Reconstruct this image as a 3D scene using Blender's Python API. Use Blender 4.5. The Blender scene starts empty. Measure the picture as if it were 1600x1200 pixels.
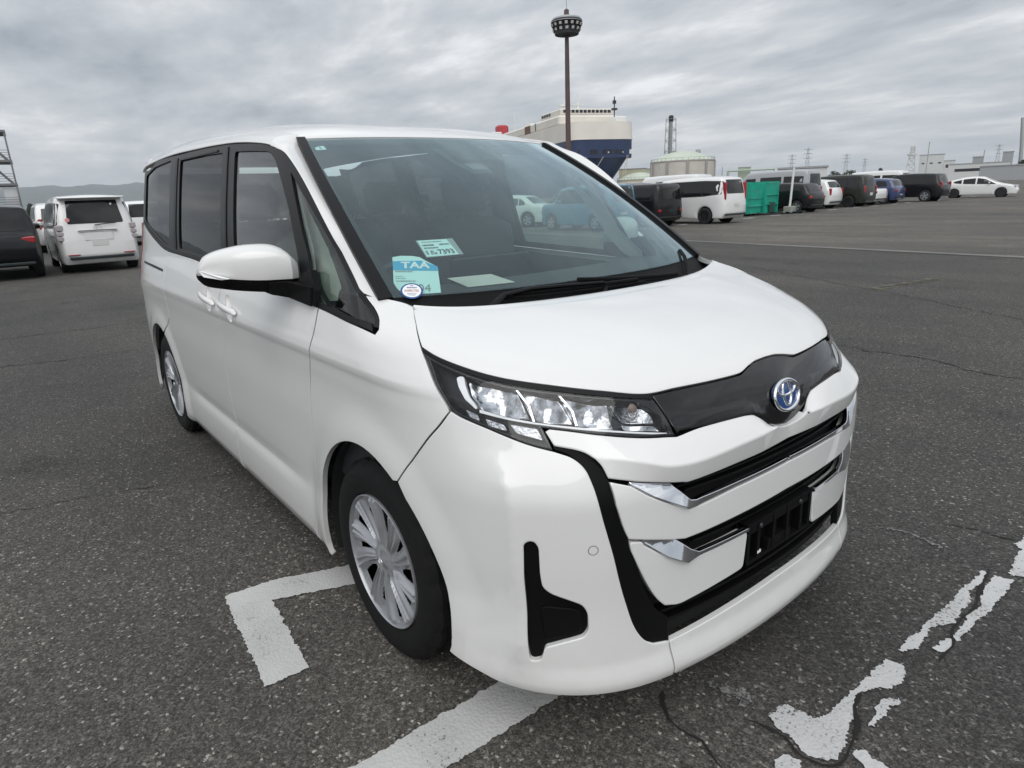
import bpy, bmesh, math, random
import numpy as np
from mathutils import Vector, Matrix
from mathutils.geometry import delaunay_2d_cdt
random.seed(7)
rng = np.random.default_rng(7)
scene = bpy.context.scene
COLL = scene.collection
# ------------------------------------------------------------------ camera
cam_d = bpy.data.cameras.new('camera'); cam = bpy.data.objects.new('camera', cam_d); COLL.objects.link(cam)
CAM = np.array([1.67127, -1.59884, 1.40191]); YAW, PITCH, ROLL = math.radians(142.01074), math.radians(-16.24754), math.radians(-2.32791)
def cam_axes():
    cy, sy, cp, sp = math.cos(YAW), math.sin(YAW), math.cos(PITCH), math.sin(PITCH)
    f = np.array([cy*cp, sy*cp, sp]); r = np.array([sy, -cy, 0.]); u = np.cross(r, f)
    cr, sr = math.cos(ROLL), math.sin(ROLL)
    return cr*r + sr*u, -sr*r + cr*u, f
_r, _u, _f = cam_axes()
cam.matrix_world = Matrix(((_r[0], _u[0], -_f[0], CAM[0]), (_r[1], _u[1], -_f[1], CAM[1]), (_r[2], _u[2], -_f[2], CAM[2]), (0, 0, 0, 1)))
cam_d.sensor_width = 36; cam_d.lens = 22.60987; cam_d.clip_start = 0.05; cam_d.clip_end = 30000
scene.camera = cam
# ------------------------------------------------------------------ sky
SUN_AZ, SUN_EL = math.radians(-42), math.radians(50)
world = bpy.data.worlds.new('World'); scene.world = world; world.use_nodes = True
nt = world.node_tree; nt.nodes.clear()
def N(t, kind, **kw):
    n = t.nodes.new(kind)
    for k, v in kw.items():
        if k.startswith('i_'):
            key = k[2:]; key = int(key) if key.isdigit() else key.replace('_', ' ')
            n.inputs[key].default_value = v
        else: setattr(n, k, v)
    return n
def math_node(t, op, a, b=None, c=None, clamp=False):
    n = t.nodes.new('ShaderNodeMath'); n.operation = op; n.use_clamp = clamp
    for i, v in enumerate((a, b, c)):
        if v is None: continue
        if isinstance(v, (int, float)): n.inputs[i].default_value = v
        else: t.links.new(v, n.inputs[i])
    return n.outputs[0]
def ramp(t, fac, stops, interp='LINEAR'):
    n = t.nodes.new('ShaderNodeValToRGB'); n.color_ramp.interpolation = interp
    el = n.color_ramp.elements
    while len(el) < len(stops): el.new(0.5)
    for e, (p, c) in zip(el, stops):
        e.position = p; e.color = (*c, 1) if len(c) == 3 else c
    t.links.new(fac, n.inputs[0]); return n.outputs[0]
def mixc(t, fac, a, b, mode='MIX'):
    n = t.nodes.new('ShaderNodeMix'); n.data_type = 'RGBA'; n.blend_type = mode
    for i, v in ((0, fac), (6, a), (7, b)):
        if isinstance(v, (int, float)): n.inputs[i].default_value = v
        elif isinstance(v, tuple): n.inputs[i].default_value = (*v, 1) if len(v) == 3 else v
        else: t.links.new(v, n.inputs[i])
    return n.outputs[2]
def build_world():
    t = nt
    tc = N(t, 'ShaderNodeTexCoord'); sep = N(t, 'ShaderNodeSeparateXYZ'); t.links.new(tc.outputs['Generated'], sep.inputs[0])
    zc = math_node(t, 'MAXIMUM', sep.outputs[2], 0.0)
    den = math_node(t, 'ADD', zc, 0.12)
    px = math_node(t, 'DIVIDE', sep.outputs[0], den); py = math_node(t, 'DIVIDE', sep.outputs[1], den)
    cv = N(t, 'ShaderNodeCombineXYZ'); t.links.new(px, cv.inputs[0]); t.links.new(py, cv.inputs[1])
    rot = N(t, 'ShaderNodeMapping'); t.links.new(cv.outputs[0], rot.inputs[0]); rot.inputs['Rotation'].default_value = (0, 0, math.radians(35)); rot.inputs['Scale'].default_value = (0.75, 1.25, 1)
    n1 = N(t, 'ShaderNodeTexNoise'); n1.inputs['Scale'].default_value = 0.62; n1.inputs['Detail'].default_value = 7; n1.inputs['Roughness'].default_value = 0.55; n1.inputs['Distortion'].default_value = 0.35
    n2 = N(t, 'ShaderNodeTexNoise'); n2.inputs['Scale'].default_value = 2.3; n2.inputs['Detail'].default_value = 6; n2.inputs['Roughness'].default_value = 0.6
    off_ = N(t, 'ShaderNodeVectorMath', operation='ADD'); off_.inputs[1].default_value = (SKY_SEED, SKY_SEED*.37, 0); t.links.new(rot.outputs[0], off_.inputs[0]); t.links.new(off_.outputs[0], n1.inputs['Vector']); t.links.new(rot.outputs[0], n2.inputs['Vector'])
    s = math_node(t, 'ADD', math_node(t, 'MULTIPLY', n1.outputs[0], 0.66), math_node(t, 'MULTIPLY', n2.outputs[0], 0.34))
    c = ramp(t, s, [(0.36, (0.50, 0.565, 0.645)), (0.44, (0.76, 0.82, 0.89)), (0.52, (1.04, 1.08, 1.13)), (0.61, (1.62, 1.63, 1.65))])
    # overcast luminance: brighter to the zenith, a pale strip along the horizon
    lum = math_node(t, 'MULTIPLY_ADD', zc, SKY_GRAD, SKY_BASE)
    hz = math_node(t, 'POWER', math_node(t, 'SUBTRACT', 1.0, zc, clamp=True), 9.0)
    lum = math_node(t, 'MULTIPLY_ADD', hz, SKY_HZ, lum)
    soft = mixc(t, math_node(t, 'MULTIPLY', hz, 0.6, clamp=True), c, (0.98, 1.02, 1.08))
    cl = mixc(t, 1.0, soft, (1, 1, 1), 'MULTIPLY')
    vm = N(t, 'ShaderNodeVectorMath', operation='SCALE'); t.links.new(cl, vm.inputs[0]); t.links.new(lum, vm.inputs['Scale'])
    sky = N(t, 'ShaderNodeTexSky', sky_type='NISHITA'); sky.sun_disc = False; sky.sun_elevation = SUN_EL; sky.sun_rotation = math.pi/2 - SUN_AZ
    b1 = N(t, 'ShaderNodeBackground'); b1.inputs[1].default_value = 0.05; t.links.new(sky.outputs[0], b1.inputs[0])
    b2 = N(t, 'ShaderNodeBackground'); b2.inputs[1].default_value = 1.0; t.links.new(vm.outputs[0], b2.inputs[0])
    mx = N(t, 'ShaderNodeMixShader'); mx.inputs[0].default_value = 0.93
    t.links.new(b1.outputs[0], mx.inputs[1]); t.links.new(b2.outputs[0], mx.inputs[2])
    out = N(t, 'ShaderNodeOutputWorld'); t.links.new(mx.outputs[0], out.inputs[0])
SKY_BASE, SKY_GRAD, SKY_HZ, SKY_SEED = 0.47, 0.50, 0.17, 3.1
build_world()
# ------------------------------------------------------------------ sun and exposure
sun_d = bpy.data.lights.new('sun', 'SUN'); sun_d.energy = 1.45; sun_d.angle = math.radians(55); sun_d.color = (1.0, 0.97, 0.92)
sun = bpy.data.objects.new('sun', sun_d); COLL.objects.link(sun)
sdir = Vector((math.cos(SUN_AZ)*math.cos(SUN_EL), math.sin(SUN_AZ)*math.cos(SUN_EL), math.sin(SUN_EL)))
sun.rotation_euler = sdir.to_track_quat('Z', 'Y').to_euler(); sun.location = (0, 0, 60)
scene.view_settings.view_transform = 'Standard'; scene.view_settings.look = 'None'
scene.view_settings.exposure = 0.21; scene.view_settings.gamma = 1.0; scene.view_settings.use_curve_mapping = False
scene.render.engine = 'CYCLES'
# ------------------------------------------------------------------ materials
MATS = {}
def newmat(name):
    m = bpy.data.materials.new(name); m.use_nodes = True; t = m.node_tree
    b = t.nodes['Principled BSDF']; MATS[name] = m
    return m, t, b
def simple(name, col, rough=0.5, metal=0.0, coat=0.0, spec=0.5, noise=0.0, nscale=8.0, bump=0.0, bscale=200.0, coat_rough=0.03, emit=None):
    m, t, b = newmat(name)
    b.inputs['Base Color'].default_value = (*col, 1); b.inputs['Roughness'].default_value = rough; b.inputs['Metallic'].default_value = metal
    b.inputs['Coat Weight'].default_value = coat; b.inputs['Coat Roughness'].default_value = coat_rough; b.inputs['Specular IOR Level'].default_value = spec
    tc = N(t, 'ShaderNodeTexCoord')
    if noise > 0:
        n = N(t, 'ShaderNodeTexNoise'); n.inputs['Scale'].default_value = nscale; n.inputs['Detail'].default_value = 6
        t.links.new(tc.outputs['Object'], n.inputs['Vector'])
        lo = tuple(max(0, c*(1-noise)) for c in col); hi = tuple(min(1, c*(1+noise)) for c in col)
        t.links.new(ramp(t, n.outputs[0], [(0.3, lo), (0.7, hi)]), b.inputs['Base Color'])
        r2 = math_node(t, 'MULTIPLY_ADD', n.outputs[0], rough*0.35, rough*0.82); t.links.new(r2, b.inputs['Roughness'])
    if bump > 0:
        n = N(t, 'ShaderNodeTexNoise'); n.inputs['Scale'].default_value = bscale; n.inputs['Detail'].default_value = 3
        t.links.new(tc.outputs['Object'], n.inputs['Vector'])
        bp = N(t, 'ShaderNodeBump'); bp.inputs['Strength'].default_value = bump; bp.inputs['Distance'].default_value = 0.002
        t.links.new(n.outputs[0], bp.inputs['Height']); t.links.new(bp.outputs[0], b.inputs['Normal'])
    if emit: b.inputs['Emission Color'].default_value = (*emit[:3], 1); b.inputs['Emission Strength'].default_value = emit[3]
    return m
def glassmat(name, tint, refl=1.0, ior=1.5, rough=0.0, dust=0.0, dustcol=(.35, .36, .36), rtint=(1, 1, 1)):
    """thin sheet glass: tinted see-through with Fresnel reflection from both faces, a little dust film"""
    m, t, b = newmat(name); t.nodes.remove(b)
    tr = N(t, 'ShaderNodeBsdfTransparent'); tr.inputs[0].default_value = (*tint, 1)
    gl = N(t, 'ShaderNodeBsdfGlossy'); gl.inputs[0].default_value = (*rtint, 1); gl.inputs['Roughness'].default_value = rough
    geo = N(t, 'ShaderNodeNewGeometry'); dt = N(t, 'ShaderNodeVectorMath', operation='DOT_PRODUCT'); t.links.new(geo.outputs['Normal'], dt.inputs[0]); t.links.new(geo.outputs['Incoming'], dt.inputs[1])
    f0 = ((ior-1)/(ior+1))**2; cs = math_node(t, 'SUBTRACT', 1.0, math_node(t, 'ABSOLUTE', dt.outputs['Value']), clamp=True)
    fr = math_node(t, 'MULTIPLY_ADD', math_node(t, 'POWER', cs, 5.0), 1-f0, f0)     # Schlick, same from both sides of the sheet
    fac = math_node(t, 'MULTIPLY', fr, refl, clamp=True)
    mx = N(t, 'ShaderNodeMixShader'); t.links.new(fac, mx.inputs[0]); t.links.new(tr.outputs[0], mx.inputs[1]); t.links.new(gl.outputs[0], mx.inputs[2])
    last = mx.outputs[0]
    if dust > 0:
        df = N(t, 'ShaderNodeBsdfDiffuse'); df.inputs[0].default_value = (*dustcol, 1)
        tc = N(t, 'ShaderNodeTexCoord'); n = N(t, 'ShaderNodeTexNoise'); n.inputs['Scale'].default_value = 5; n.inputs['Detail'].default_value = 8
        t.links.new(tc.outputs['Object'], n.inputs['Vector'])
        f = math_node(t, 'MULTIPLY', n.outputs[0], dust*2, clamp=True)
        m2 = N(t, 'ShaderNodeMixShader'); t.links.new(f, m2.inputs[0]); t.links.new(last, m2.inputs[1]); t.links.new(df.outputs[0], m2.inputs[2]); last = m2.outputs[0]
    out = [n for n in t.nodes if n.type == 'OUTPUT_MATERIAL'][0]; t.links.new(last, out.inputs[0])
    return m
def paint(name, col, flake=0.0, rough=0.38, dirt=0.0):
    m, t, b = newmat(name)
    b.inputs['Roughness'].default_value = rough; b.inputs['Coat Weight'].default_value = 1.0; b.inputs['Coat Roughness'].default_value = 0.035; b.inputs['Coat IOR'].default_value = 1.5
    tc = N(t, 'ShaderNodeTexCoord')
    n = N(t, 'ShaderNodeTexNoise'); n.inputs['Scale'].default_value = 2.2; n.inputs['Detail'].default_value = 6; t.links.new(tc.outputs['Object'], n.inputs['Vector'])
    a = tuple(c*0.975 for c in col)
    c = ramp(t, n.outputs[0], [(0.3, a), (0.7, col)])
    if dirt > 0:
        geo = N(t, 'ShaderNodeNewGeometry'); s = N(t, 'ShaderNodeSeparateXYZ'); t.links.new(tc.outputs['Object'], s.inputs[0])
        n2 = N(t, 'ShaderNodeTexNoise'); n2.inputs['Scale'].default_value = 22; n2.inputs['Detail'].default_value = 8; t.links.new(tc.outputs['Object'], n2.inputs['Vector'])
        h = math_node(t, 'MULTIPLY_ADD', s.outputs[2], -2.4, 1.0, clamp=True)
        f = math_node(t, 'MULTIPLY', math_node(t, 'MULTIPLY', h, n2.outputs[0]), dirt, clamp=True)
        c = mixc(t, f, c, (0.30, 0.27, 0.23))
    t.links.new(c, b.inputs['Base Color'])
    return m
paint('white_paint', (0.745, 0.742, 0.732), dirt=0.4)
simple('black_plastic', (0.0045, 0.0045, 0.005), 0.55, spec=0.14, bump=0.25, bscale=900)
simple('black_trim', (0.005, 0.005, 0.006), 0.42, spec=0.2)
simple('gloss_black', (0.004, 0.004, 0.005), 0.22, coat=0.75, coat_rough=0.02, spec=0.15, noise=0.5, nscale=30)
simple('window_black', (0.006, 0.006, 0.007), 0.35, spec=0.2)
simple('frit', (0.008, 0.008, 0.009), 0.5, spec=0.25)
simple('chrome', (0.82, 0.83, 0.86), 0.07, metal=1.0)
simple('dull_chrome', (0.55, 0.56, 0.58), 0.22, metal=1.0, noise=0.15, nscale=60)
simple('rubber', (0.008, 0.008, 0.0085), 0.8, spec=0.25, noise=0.25, nscale=40, bump=0.3, bscale=300)
simple('silver_plastic', (0.33, 0.34, 0.36), 0.30, metal=0.45, coat=0.4, noise=0.06, nscale=20)
simple('dark_metal', (0.05, 0.05, 0.055), 0.5, metal=0.6)
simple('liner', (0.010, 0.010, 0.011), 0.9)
simple('headlamp_dark', (0.014, 0.015, 0.017), 0.3, metal=0.3)
simple('white_diffuser', (0.86, 0.87, 0.88), 0.25)
simple('amber', (0.24, 0.18, 0.15), 0.3)
simple('red_lamp', (0.32, 0.012, 0.018), 0.15, coat=1.0)
simple('blue_enamel', (0.010, 0.055, 0.20), 0.12, coat=1.0)
simple('seat_fabric', (0.035, 0.036, 0.040), 0.9, bump=0.4, bscale=700, noise=0.2)
simple('trim_light', (0.42, 0.42, 0.40), 0.85, noise=0.05)
simple('dash_plastic', (0.028, 0.030, 0.033), 0.62, bump=0.3, bscale=500)
simple('carpet', (0.02, 0.02, 0.021), 0.95)
simple('mirror_silver', (0.9, 0.9, 0.9), 0.02, metal=1.0)
glassmat('windscreen_glass', (0.72, 0.86, 0.83), refl=2.1, rtint=(.80, .96, 1.0), ior=1.5, dust=0.02)
glassmat('door_glass', (0.66, 0.78, 0.73), refl=1.3, ior=1.5, dust=0.008)
glassmat('privacy_glass', (0.05, 0.052, 0.055), refl=0.62, ior=1.5)
glassmat('lens_clear', (0.93, 0.94, 0.95), refl=0.75, ior=1.5)
# ------------------------------------------------------------------ scene graph helpers
def tag(o, label=None, cat=None, group=None, kind=None):
    if label: o['label'] = label
    if cat: o['category'] = cat
    if group: o['group'] = group
    if kind: o['kind'] = kind
    return o
def empty(name, loc=(0, 0, 0), rz=0.0):
    o = bpy.data.objects.new(name, None); COLL.objects.link(o); o.location = loc; o.rotation_euler = (0, 0, rz); o.empty_display_size = 0.2
    return o
def M(name): return MATS[name] if isinstance(name, str) else name
def add(name, verts, faces, mat, parent=None, smooth=False, normals=None, sharp=None):
    me = bpy.data.meshes.new(name)
    me.from_pydata([tuple(map(float, v)) for v in verts], [], [tuple(map(int, f)) for f in faces])
    if smooth:
        me.polygons.foreach_set('use_smooth', np.ones(len(me.polygons), dtype=bool))
    me.update()
    if normals is not None:
        me.normals_split_custom_set_from_vertices([tuple(map(float, n)) for n in normals])
    elif sharp is not None and smooth:
        me.set_sharp_from_angle(angle=math.radians(sharp))
    if mat is not None: me.materials.append(M(mat))
    o = bpy.data.objects.new(name, me); COLL.objects.link(o)
    if parent is not None: o.parent = parent
    return o
class MB:
    """collects primitive shapes, then links them as one mesh object"""
    def __init__(s): s.v = []; s.f = []
    def box(s, lo, hi, M3=None, bev=0.0):
        x0, y0, z0 = lo; x1, y1, z1 = hi; n = len(s.v)
        if bev <= 0:
            P = [(x0,y0,z0),(x1,y0,z0),(x1,y1,z0),(x0,y1,z0),(x0,y0,z1),(x1,y0,z1),(x1,y1,z1),(x0,y1,z1)]
            F = [(3,2,1,0),(4,5,6,7),(0,1,5,4),(1,2,6,5),(2,3,7,6),(3,0,4,7)]
        else:
            b = min(bev, (x1-x0)*.49, (y1-y0)*.49, (z1-z0)*.49)
            P = []
            def ring(xa, xb, ya, yb, z): P.extend([(xa+b,ya,z),(xb-b,ya,z),(xb,ya+b,z),(xb,yb-b,z),(xb-b,yb,z),(xa+b,yb,z),(xa,yb-b,z),(xa,ya+b,z)])
            ring(x0+b, x1-b, y0+b, y1-b, z0); ring(x0, x1, y0, y1, z0+b); ring(x0, x1, y0, y1, z1-b); ring(x0+b, x1-b, y0+b, y1-b, z1)
            F = [tuple(range(7,-1,-1)), tuple(range(24,32))]
            for k in range(3):
                for i in range(8): j = (i+1) % 8; F.append((k*8+i, k*8+j, k*8+8+j, k*8+8+i))
        if M3 is not None: P = [tuple(M3 @ Vector(p)) for p in P]
        s.v += P; s.f += [tuple(n+i for i in f) for f in F]; return s
    def tube(s, pts, r, seg=10, cap=True, r2=None, ry=None):
        pts = [np.array(p, float) for p in pts]; n = len(s.v); K = len(pts)
        up = np.array([0, 0, 1.]); prev = None
        for i, p in enumerate(pts):
            d = pts[min(i+1, K-1)] - pts[max(i-1, 0)]; d = d/ (np.linalg.norm(d)+1e-12)
            a = np.cross(d, up if abs(d[2]) < .95 else np.array([1., 0, 0])); a /= np.linalg.norm(a)+1e-12; b = np.cross(a, d)
            rr = r if r2 is None else r + (r2-r)*i/max(1, K-1)
            rb = rr if ry is None else ry
            for k in range(seg):
                th = 2*math.pi*k/seg; s.v.append(tuple(p + a*rr*math.cos(th) + b*rb*math.sin(th)))
        for i in range(K-1):
            for k in range(seg):
                k2 = (k+1) % seg; s.f.append((n+i*seg+k, n+i*seg+k2, n+(i+1)*seg+k2, n+(i+1)*seg+k))
        if cap:
            s.f.append(tuple(n+k for k in range(seg-1, -1, -1))); s.f.append(tuple(n+(K-1)*seg+k for k in range(seg)))
        return s
    def lathe(s, prof, axis='z', c=(0, 0, 0), seg=48, close=False):
        n = len(s.v); K = len(prof)
        for i, (r, h) in enumerate(prof):
            for k in range(seg):
                th = 2*math.pi*k/seg; a, b = r*math.cos(th), r*math.sin(th)
                p = (a, b, h) if axis == 'z' else ((a, h, b) if axis == 'y' else (h, a, b))
                s.v.append((p[0]+c[0], p[1]+c[1], p[2]+c[2]))
        for i in range(K-1):
            for k in range(seg):
                k2 = (k+1) % seg; s.f.append((n+i*seg+k, n+i*seg+k2, n+(i+1)*seg+k2, n+(i+1)*seg+k))
        return s
    def quad(s, a, b, c, d):
        n = len(s.v); s.v += [tuple(a), tuple(b), tuple(c), tuple(d)]; s.f.append((n, n+1, n+2, n+3)); return s
    def poly(s, P):
        n = len(s.v); s.v += [tuple(p) for p in P]; s.f.append(tuple(range(n, n+len(P)))); return s
    def prism(s, P, ext):
        """polygon P (3D list) extruded by vector ext"""
        n = len(s.v); K = len(P); e = np.array(ext, float)
        s.v += [tuple(p) for p in P] + [tuple(np.array(p, float)+e) for p in P]
        s.f.append(tuple(range(n+K-1, n-1, -1))); s.f.append(tuple(range(n+K, n+2*K)))
        for i in range(K): j = (i+1) % K; s.f.append((n+i, n+j, n+K+j, n+K+i))
        return s
    def build(s, name, mat, parent=None, smooth=False, sharp=35):
        me_o = add(name, s.v, s.f, mat, parent, smooth=smooth, sharp=sharp if smooth else None)
        bm = bmesh.new(); bm.from_mesh(me_o.data); bmesh.ops.recalc_face_normals(bm, faces=bm.faces); bm.to_mesh(me_o.data); bm.free()
        if smooth: me_o.data.set_sharp_from_angle(angle=math.radians(sharp))
        return me_o
# ------------------------------------------------------------------ 2D helpers
def cr(pts, n=8):
    """Catmull-Rom through an open polyline"""
    P = np.array(pts, float); Q = np.vstack([2*P[0]-P[1], P, 2*P[-1]-P[-2]]); out = []
    for i in range(1, len(Q)-2):
        for k in range(n):
            t = k/n
            out.append(0.5*((2*Q[i])+(-Q[i-1]+Q[i+1])*t+(2*Q[i-1]-5*Q[i]+4*Q[i+1]-Q[i+2])*t*t+(-Q[i-1]+3*Q[i]-3*Q[i+1]+Q[i+2])*t**3))
    out.append(P[-1]); return np.array(out)
def ccr(pts, n=8):
    P = np.array(pts, float); K = len(P); out = []
    for i in range(K):
        a, b, c, d = P[i-1], P[i], P[(i+1) % K], P[(i+2) % K]
        for k in range(n):
            t = k/n; out.append(0.5*((2*b)+(-a+c)*t+(2*a-5*b+4*c-d)*t*t+(-a+3*b-3*c+d)*t**3))
    return np.array(out)
def rnd(P, r, n=5):
    """round the corners of a closed polygon"""
    P = np.array(P, float); out = []; K = len(P)
    for i in range(K):
        a, b, c = P[i-1], P[i], P[(i+1) % K]; la, lc = np.linalg.norm(a-b), np.linalg.norm(c-b); d = min(r, la*.45, lc*.45)
        p, q = b+(a-b)/(la+1e-12)*d, b+(c-b)/(lc+1e-12)*d
        for k in range(n+1):
            t = k/n; out.append((1-t)**2*p+2*t*(1-t)*b+t*t*q)
    return np.array(out)
def area2(P): return 0.5*np.sum(P[:, 0]*np.roll(P[:, 1], -1)-np.roll(P[:, 0], -1)*P[:, 1])
def resample(P, step):
    P = np.array(P, float); out = []
    for i in range(len(P)):
        a, b = P[i], P[(i+1) % len(P)]; L = np.linalg.norm(b-a)
        if L < 1e-6: continue
        n = max(1, int(math.ceil(L/step)))
        for k in range(n): out.append(a+(b-a)*k/n)
    out = np.array(out); keep = [0]
    for i in range(1, len(out)):
        if np.linalg.norm(out[i]-out[keep[-1]]) > step*0.18: keep.append(i)
    if np.linalg.norm(out[keep[-1]]-out[keep[0]]) < step*0.18: keep.pop()
    return out[keep]
def inset(P, d):
    """offset a ccw polygon inwards"""
    a = np.roll(P, 1, 0); c = np.roll(P, -1, 0)
    e1 = P-a; e1 /= np.linalg.norm(e1, axis=1)[:, None]+1e-12; e2 = c-P; e2 /= np.linalg.norm(e2, axis=1)[:, None]+1e-12
    n1 = np.stack([-e1[:, 1], e1[:, 0]], 1); n2 = np.stack([-e2[:, 1], e2[:, 0]], 1)
    m = n1+n2; L = np.linalg.norm(m, axis=1)[:, None]+1e-9; m /= L
    k = np.clip(1/np.maximum((m*n1).sum(1), .35), 1, 2)[:, None]
    return P+m*k*d, m
def inpoly(P, X):
    r = np.zeros(len(X), bool); x1, y1 = P[:, 0], P[:, 1]; x2, y2 = np.roll(x1, -1), np.roll(y1, -1); dy = np.where(y2 == y1, 1e-12, y2-y1)
    for k in range(0, len(X), 2000):
        x = X[k:k+2000, 0][:, None]; y = X[k:k+2000, 1][:, None]
        r[k:k+2000] = (((y1 > y) != (y2 > y)) & (x < (x2-x1)*(y-y1)/dy+x1)).sum(1) % 2 == 1
    return r
def distpoly(P, X):
    D = np.empty(len(X)); A = P; AB = np.roll(P, -1, 0)-P; L2 = (AB*AB).sum(1)+1e-12
    for k in range(0, len(X), 2000):
        d = X[k:k+2000, None, :]-A[None]; t = np.clip((d*AB).sum(2)/L2, 0, 1); e = d-t[:, :, None]*AB; D[k:k+2000] = np.sqrt((e*e).sum(2).min(1))
    return D
def cdt(loops, step, lines=(), jitter=0.0):
    """triangulate a polygon (first loop outer, others holes) with an interior grid"""
    outer = loops[0]; lo, hi = outer.min(0), outer.max(0)
    gx = np.arange(lo[0]+step*.5, hi[0], step); gy = np.arange(lo[1]+step*.433, hi[1], step*.866)
    G = np.array([(x+(step*.5 if j % 2 else 0), y) for j, y in enumerate(gy) for x in gx]) if len(gx) and len(gy) else np.zeros((0, 2))
    if len(G):
        ok = inpoly(outer, G)
        for h in loops[1:]: ok &= ~inpoly(h, G)
        G = G[ok]
        for L in loops:
            if len(G): G = G[distpoly(L, G) > step*.45]
        for L in lines:
            if len(G) and len(L) > 2: G = G[distpoly(np.vstack([L, L[-2:0:-1]]), G) > min(step*.4, .02)]
    pts = []; edges = []
    for L in loops:
        n = len(pts); K = len(L); pts += [tuple(p) for p in L]; edges += [(n+i, n+(i+1) % K) for i in range(K)]
    nb = len(pts)
    for L in lines:
        n = len(pts); pts += [tuple(p) for p in L]; edges += [(n+i, n+i+1) for i in range(len(L)-1)]
    pts += [tuple(p) for p in G]
    ov, oe, of, iv, _, _ = delaunay_2d_cdt([Vector(p) for p in pts], edges, [], 0, 1e-6)
    V = np.array([(v[0], v[1]) for v in ov]); F = np.array([f for f in of if len(f) == 3])
    c = V[F].mean(1); ok = inpoly(outer, c)
    for h in loops[1:]: ok &= ~inpoly(h, c)
    F = F[ok]
    # map boundary points
    idx = {}
    for k, ids in enumerate(iv):
        for i in ids: idx[i] = k
    return V, F, [idx[i] for i in range(nb)]
def panel(name, outline, surf, mat, parent=None, disp=None, holes=(), step=0.03, edge=0.003, flange=0.018, gap=0.0, scale=(0.14, 1.0), flip=False, bstep=0.012, off=0.0, mirror=False, lines=()):
    """a skin panel: an outline in the 2D parameters of surf, triangulated, laid on surf (+disp along the normal), with a rolled edge and a return flange"""
    sc = np.array(scale)
    def met(P): return np.array(P, float)*sc
    def F0(Q):
        u, v = Q[:, 0]/sc[0], Q[:, 1]/sc[1]; return surf(u, v)
    def nrm(fn, Q, e=1.5e-3):
        du = np.array([e, 0]); dv = np.array([0, e]); a = fn(Q+du)-fn(Q-du); b = fn(Q+dv)-fn(Q-dv); n = np.cross(b, a)
        if flip: n = -n
        return n/(np.linalg.norm(n, axis=1)[:, None]+1e-12)
    def F1(Q):
        P = F0(Q); d = off
        if disp is not None: d = off+disp(Q[:, 0]/sc[0], Q[:, 1]/sc[1], P)
        d = np.broadcast_to(d, (len(Q),)); return P+nrm(F0, Q)*d[:, None]
    loops = []; R0 = []; dirs = []
    for k, L in enumerate([outline]+list(holes)):
        P = met(L)
        if area2(P) < 0: P = P[::-1]
        P = resample(P, bstep)
        if k == 0:
            if gap: P, _ = inset(P, gap)
            In, m = inset(P, edge)
        else:
            if gap: P, _ = inset(P, -gap)
            In, m = inset(P, -edge); m = -m
        loops.append(In); R0.append(P); dirs.append(m)
    V, F, bidx = cdt(loops, step, [met(l) for l in lines])
    X = F1(V); NN = nrm(F1, V)
    verts = [X]; norms = [NN]; faces = [tuple(f) for f in (F[:, ::-1] if not flip else F)]
    nv = len(V); bi = 0
    for In, P, m in zip(loops, R0, dirs):
        K = len(P); Xp = F1(P); Np = nrm(F1, P)
        out3 = F1(P)-F1(P+m*0.002); out3 /= np.linalg.norm(out3, axis=1)[:, None]+1e-12
        a0 = nv; verts.append(Xp-Np*edge*0.55); t = Np+out3*0.9; norms.append(t/np.linalg.norm(t, axis=1)[:, None]); nv += K
        ids = bidx[bi:bi+K]; bi += K
        hole = P is not R0[0]
        def q(a, b, c, d):
            f = (a, b, c, d)
            if hole ^ flip: f = f[::-1]
            faces.append(f)
        for i in range(K):
            j = (i+1) % K; q(ids[j], ids[i], a0+i, a0+j) if False else q(ids[i], ids[j], a0+j, a0+i)
        if flange > 0:
            b0 = nv; verts.append(Xp-Np*edge*0.55); norms.append(out3); nv += K
            c0 = nv; verts.append(Xp-Np*flange); norms.append(out3); nv += K
            for i in range(K):
                j = (i+1) % K; q(b0+i, b0+j, c0+j, c0+i)
    X = np.vstack(verts); NN = np.vstack(norms)
    if mirror:
        X = X*np.array([1, -1, 1]); NN = NN*np.array([1, -1, 1]); faces = [f[::-1] for f in faces]
    return add(name, X, faces, mat, parent, smooth=True, normals=NN)
# body surface of the near van
def pchip(xk,yk):
    xk=np.array(xk,float);yk=np.array(yk,float);h=np.diff(xk);d=np.diff(yk)/h
    m=np.zeros_like(yk);m[0]=d[0];m[-1]=d[-1]
    for i in range(1,len(xk)-1):
        if d[i-1]*d[i]>0:
            w1=2*h[i]+h[i-1];w2=h[i]+2*h[i-1];m[i]=(w1+w2)/(w1/d[i-1]+w2/d[i])
    def f(x):
        x=np.clip(np.asarray(x,float),xk[0],xk[-1]);i=np.clip(np.searchsorted(xk,x,side='right')-1,0,len(xk)-2)
        t=(x-xk[i])/h[i]
        return (yk[i]*(1+2*t)*(1-t)**2+h[i]*m[i]*t*(1-t)**2+yk[i+1]*t*t*(3-2*t)+h[i]*m[i+1]*t*t*(t-1))
    return f
# body half width by height
Bz=pchip([.10,.185,.21,.30,.39,.43,.55,.70,.86,.935,.97,1.0,1.05,1.10,1.16,1.3,1.5,1.68,1.80,1.9],
         [.80,.846,.859,.863,.859,.857,.862,.864,.859,.862,.856,.848,.836,.822,.806,.782,.742,.700,.66,.60])
# front centre x by height
Az=pchip([.10,.165,.19,.205,.225,.29,.41,.53,.70,.80,.86,.93,1.0,1.08,1.16,1.9],
         [.79,.825,.852,.864,.867,.852,.846,.846,.842,.832,.818,.778,.70,.58,.42,.3])
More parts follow.
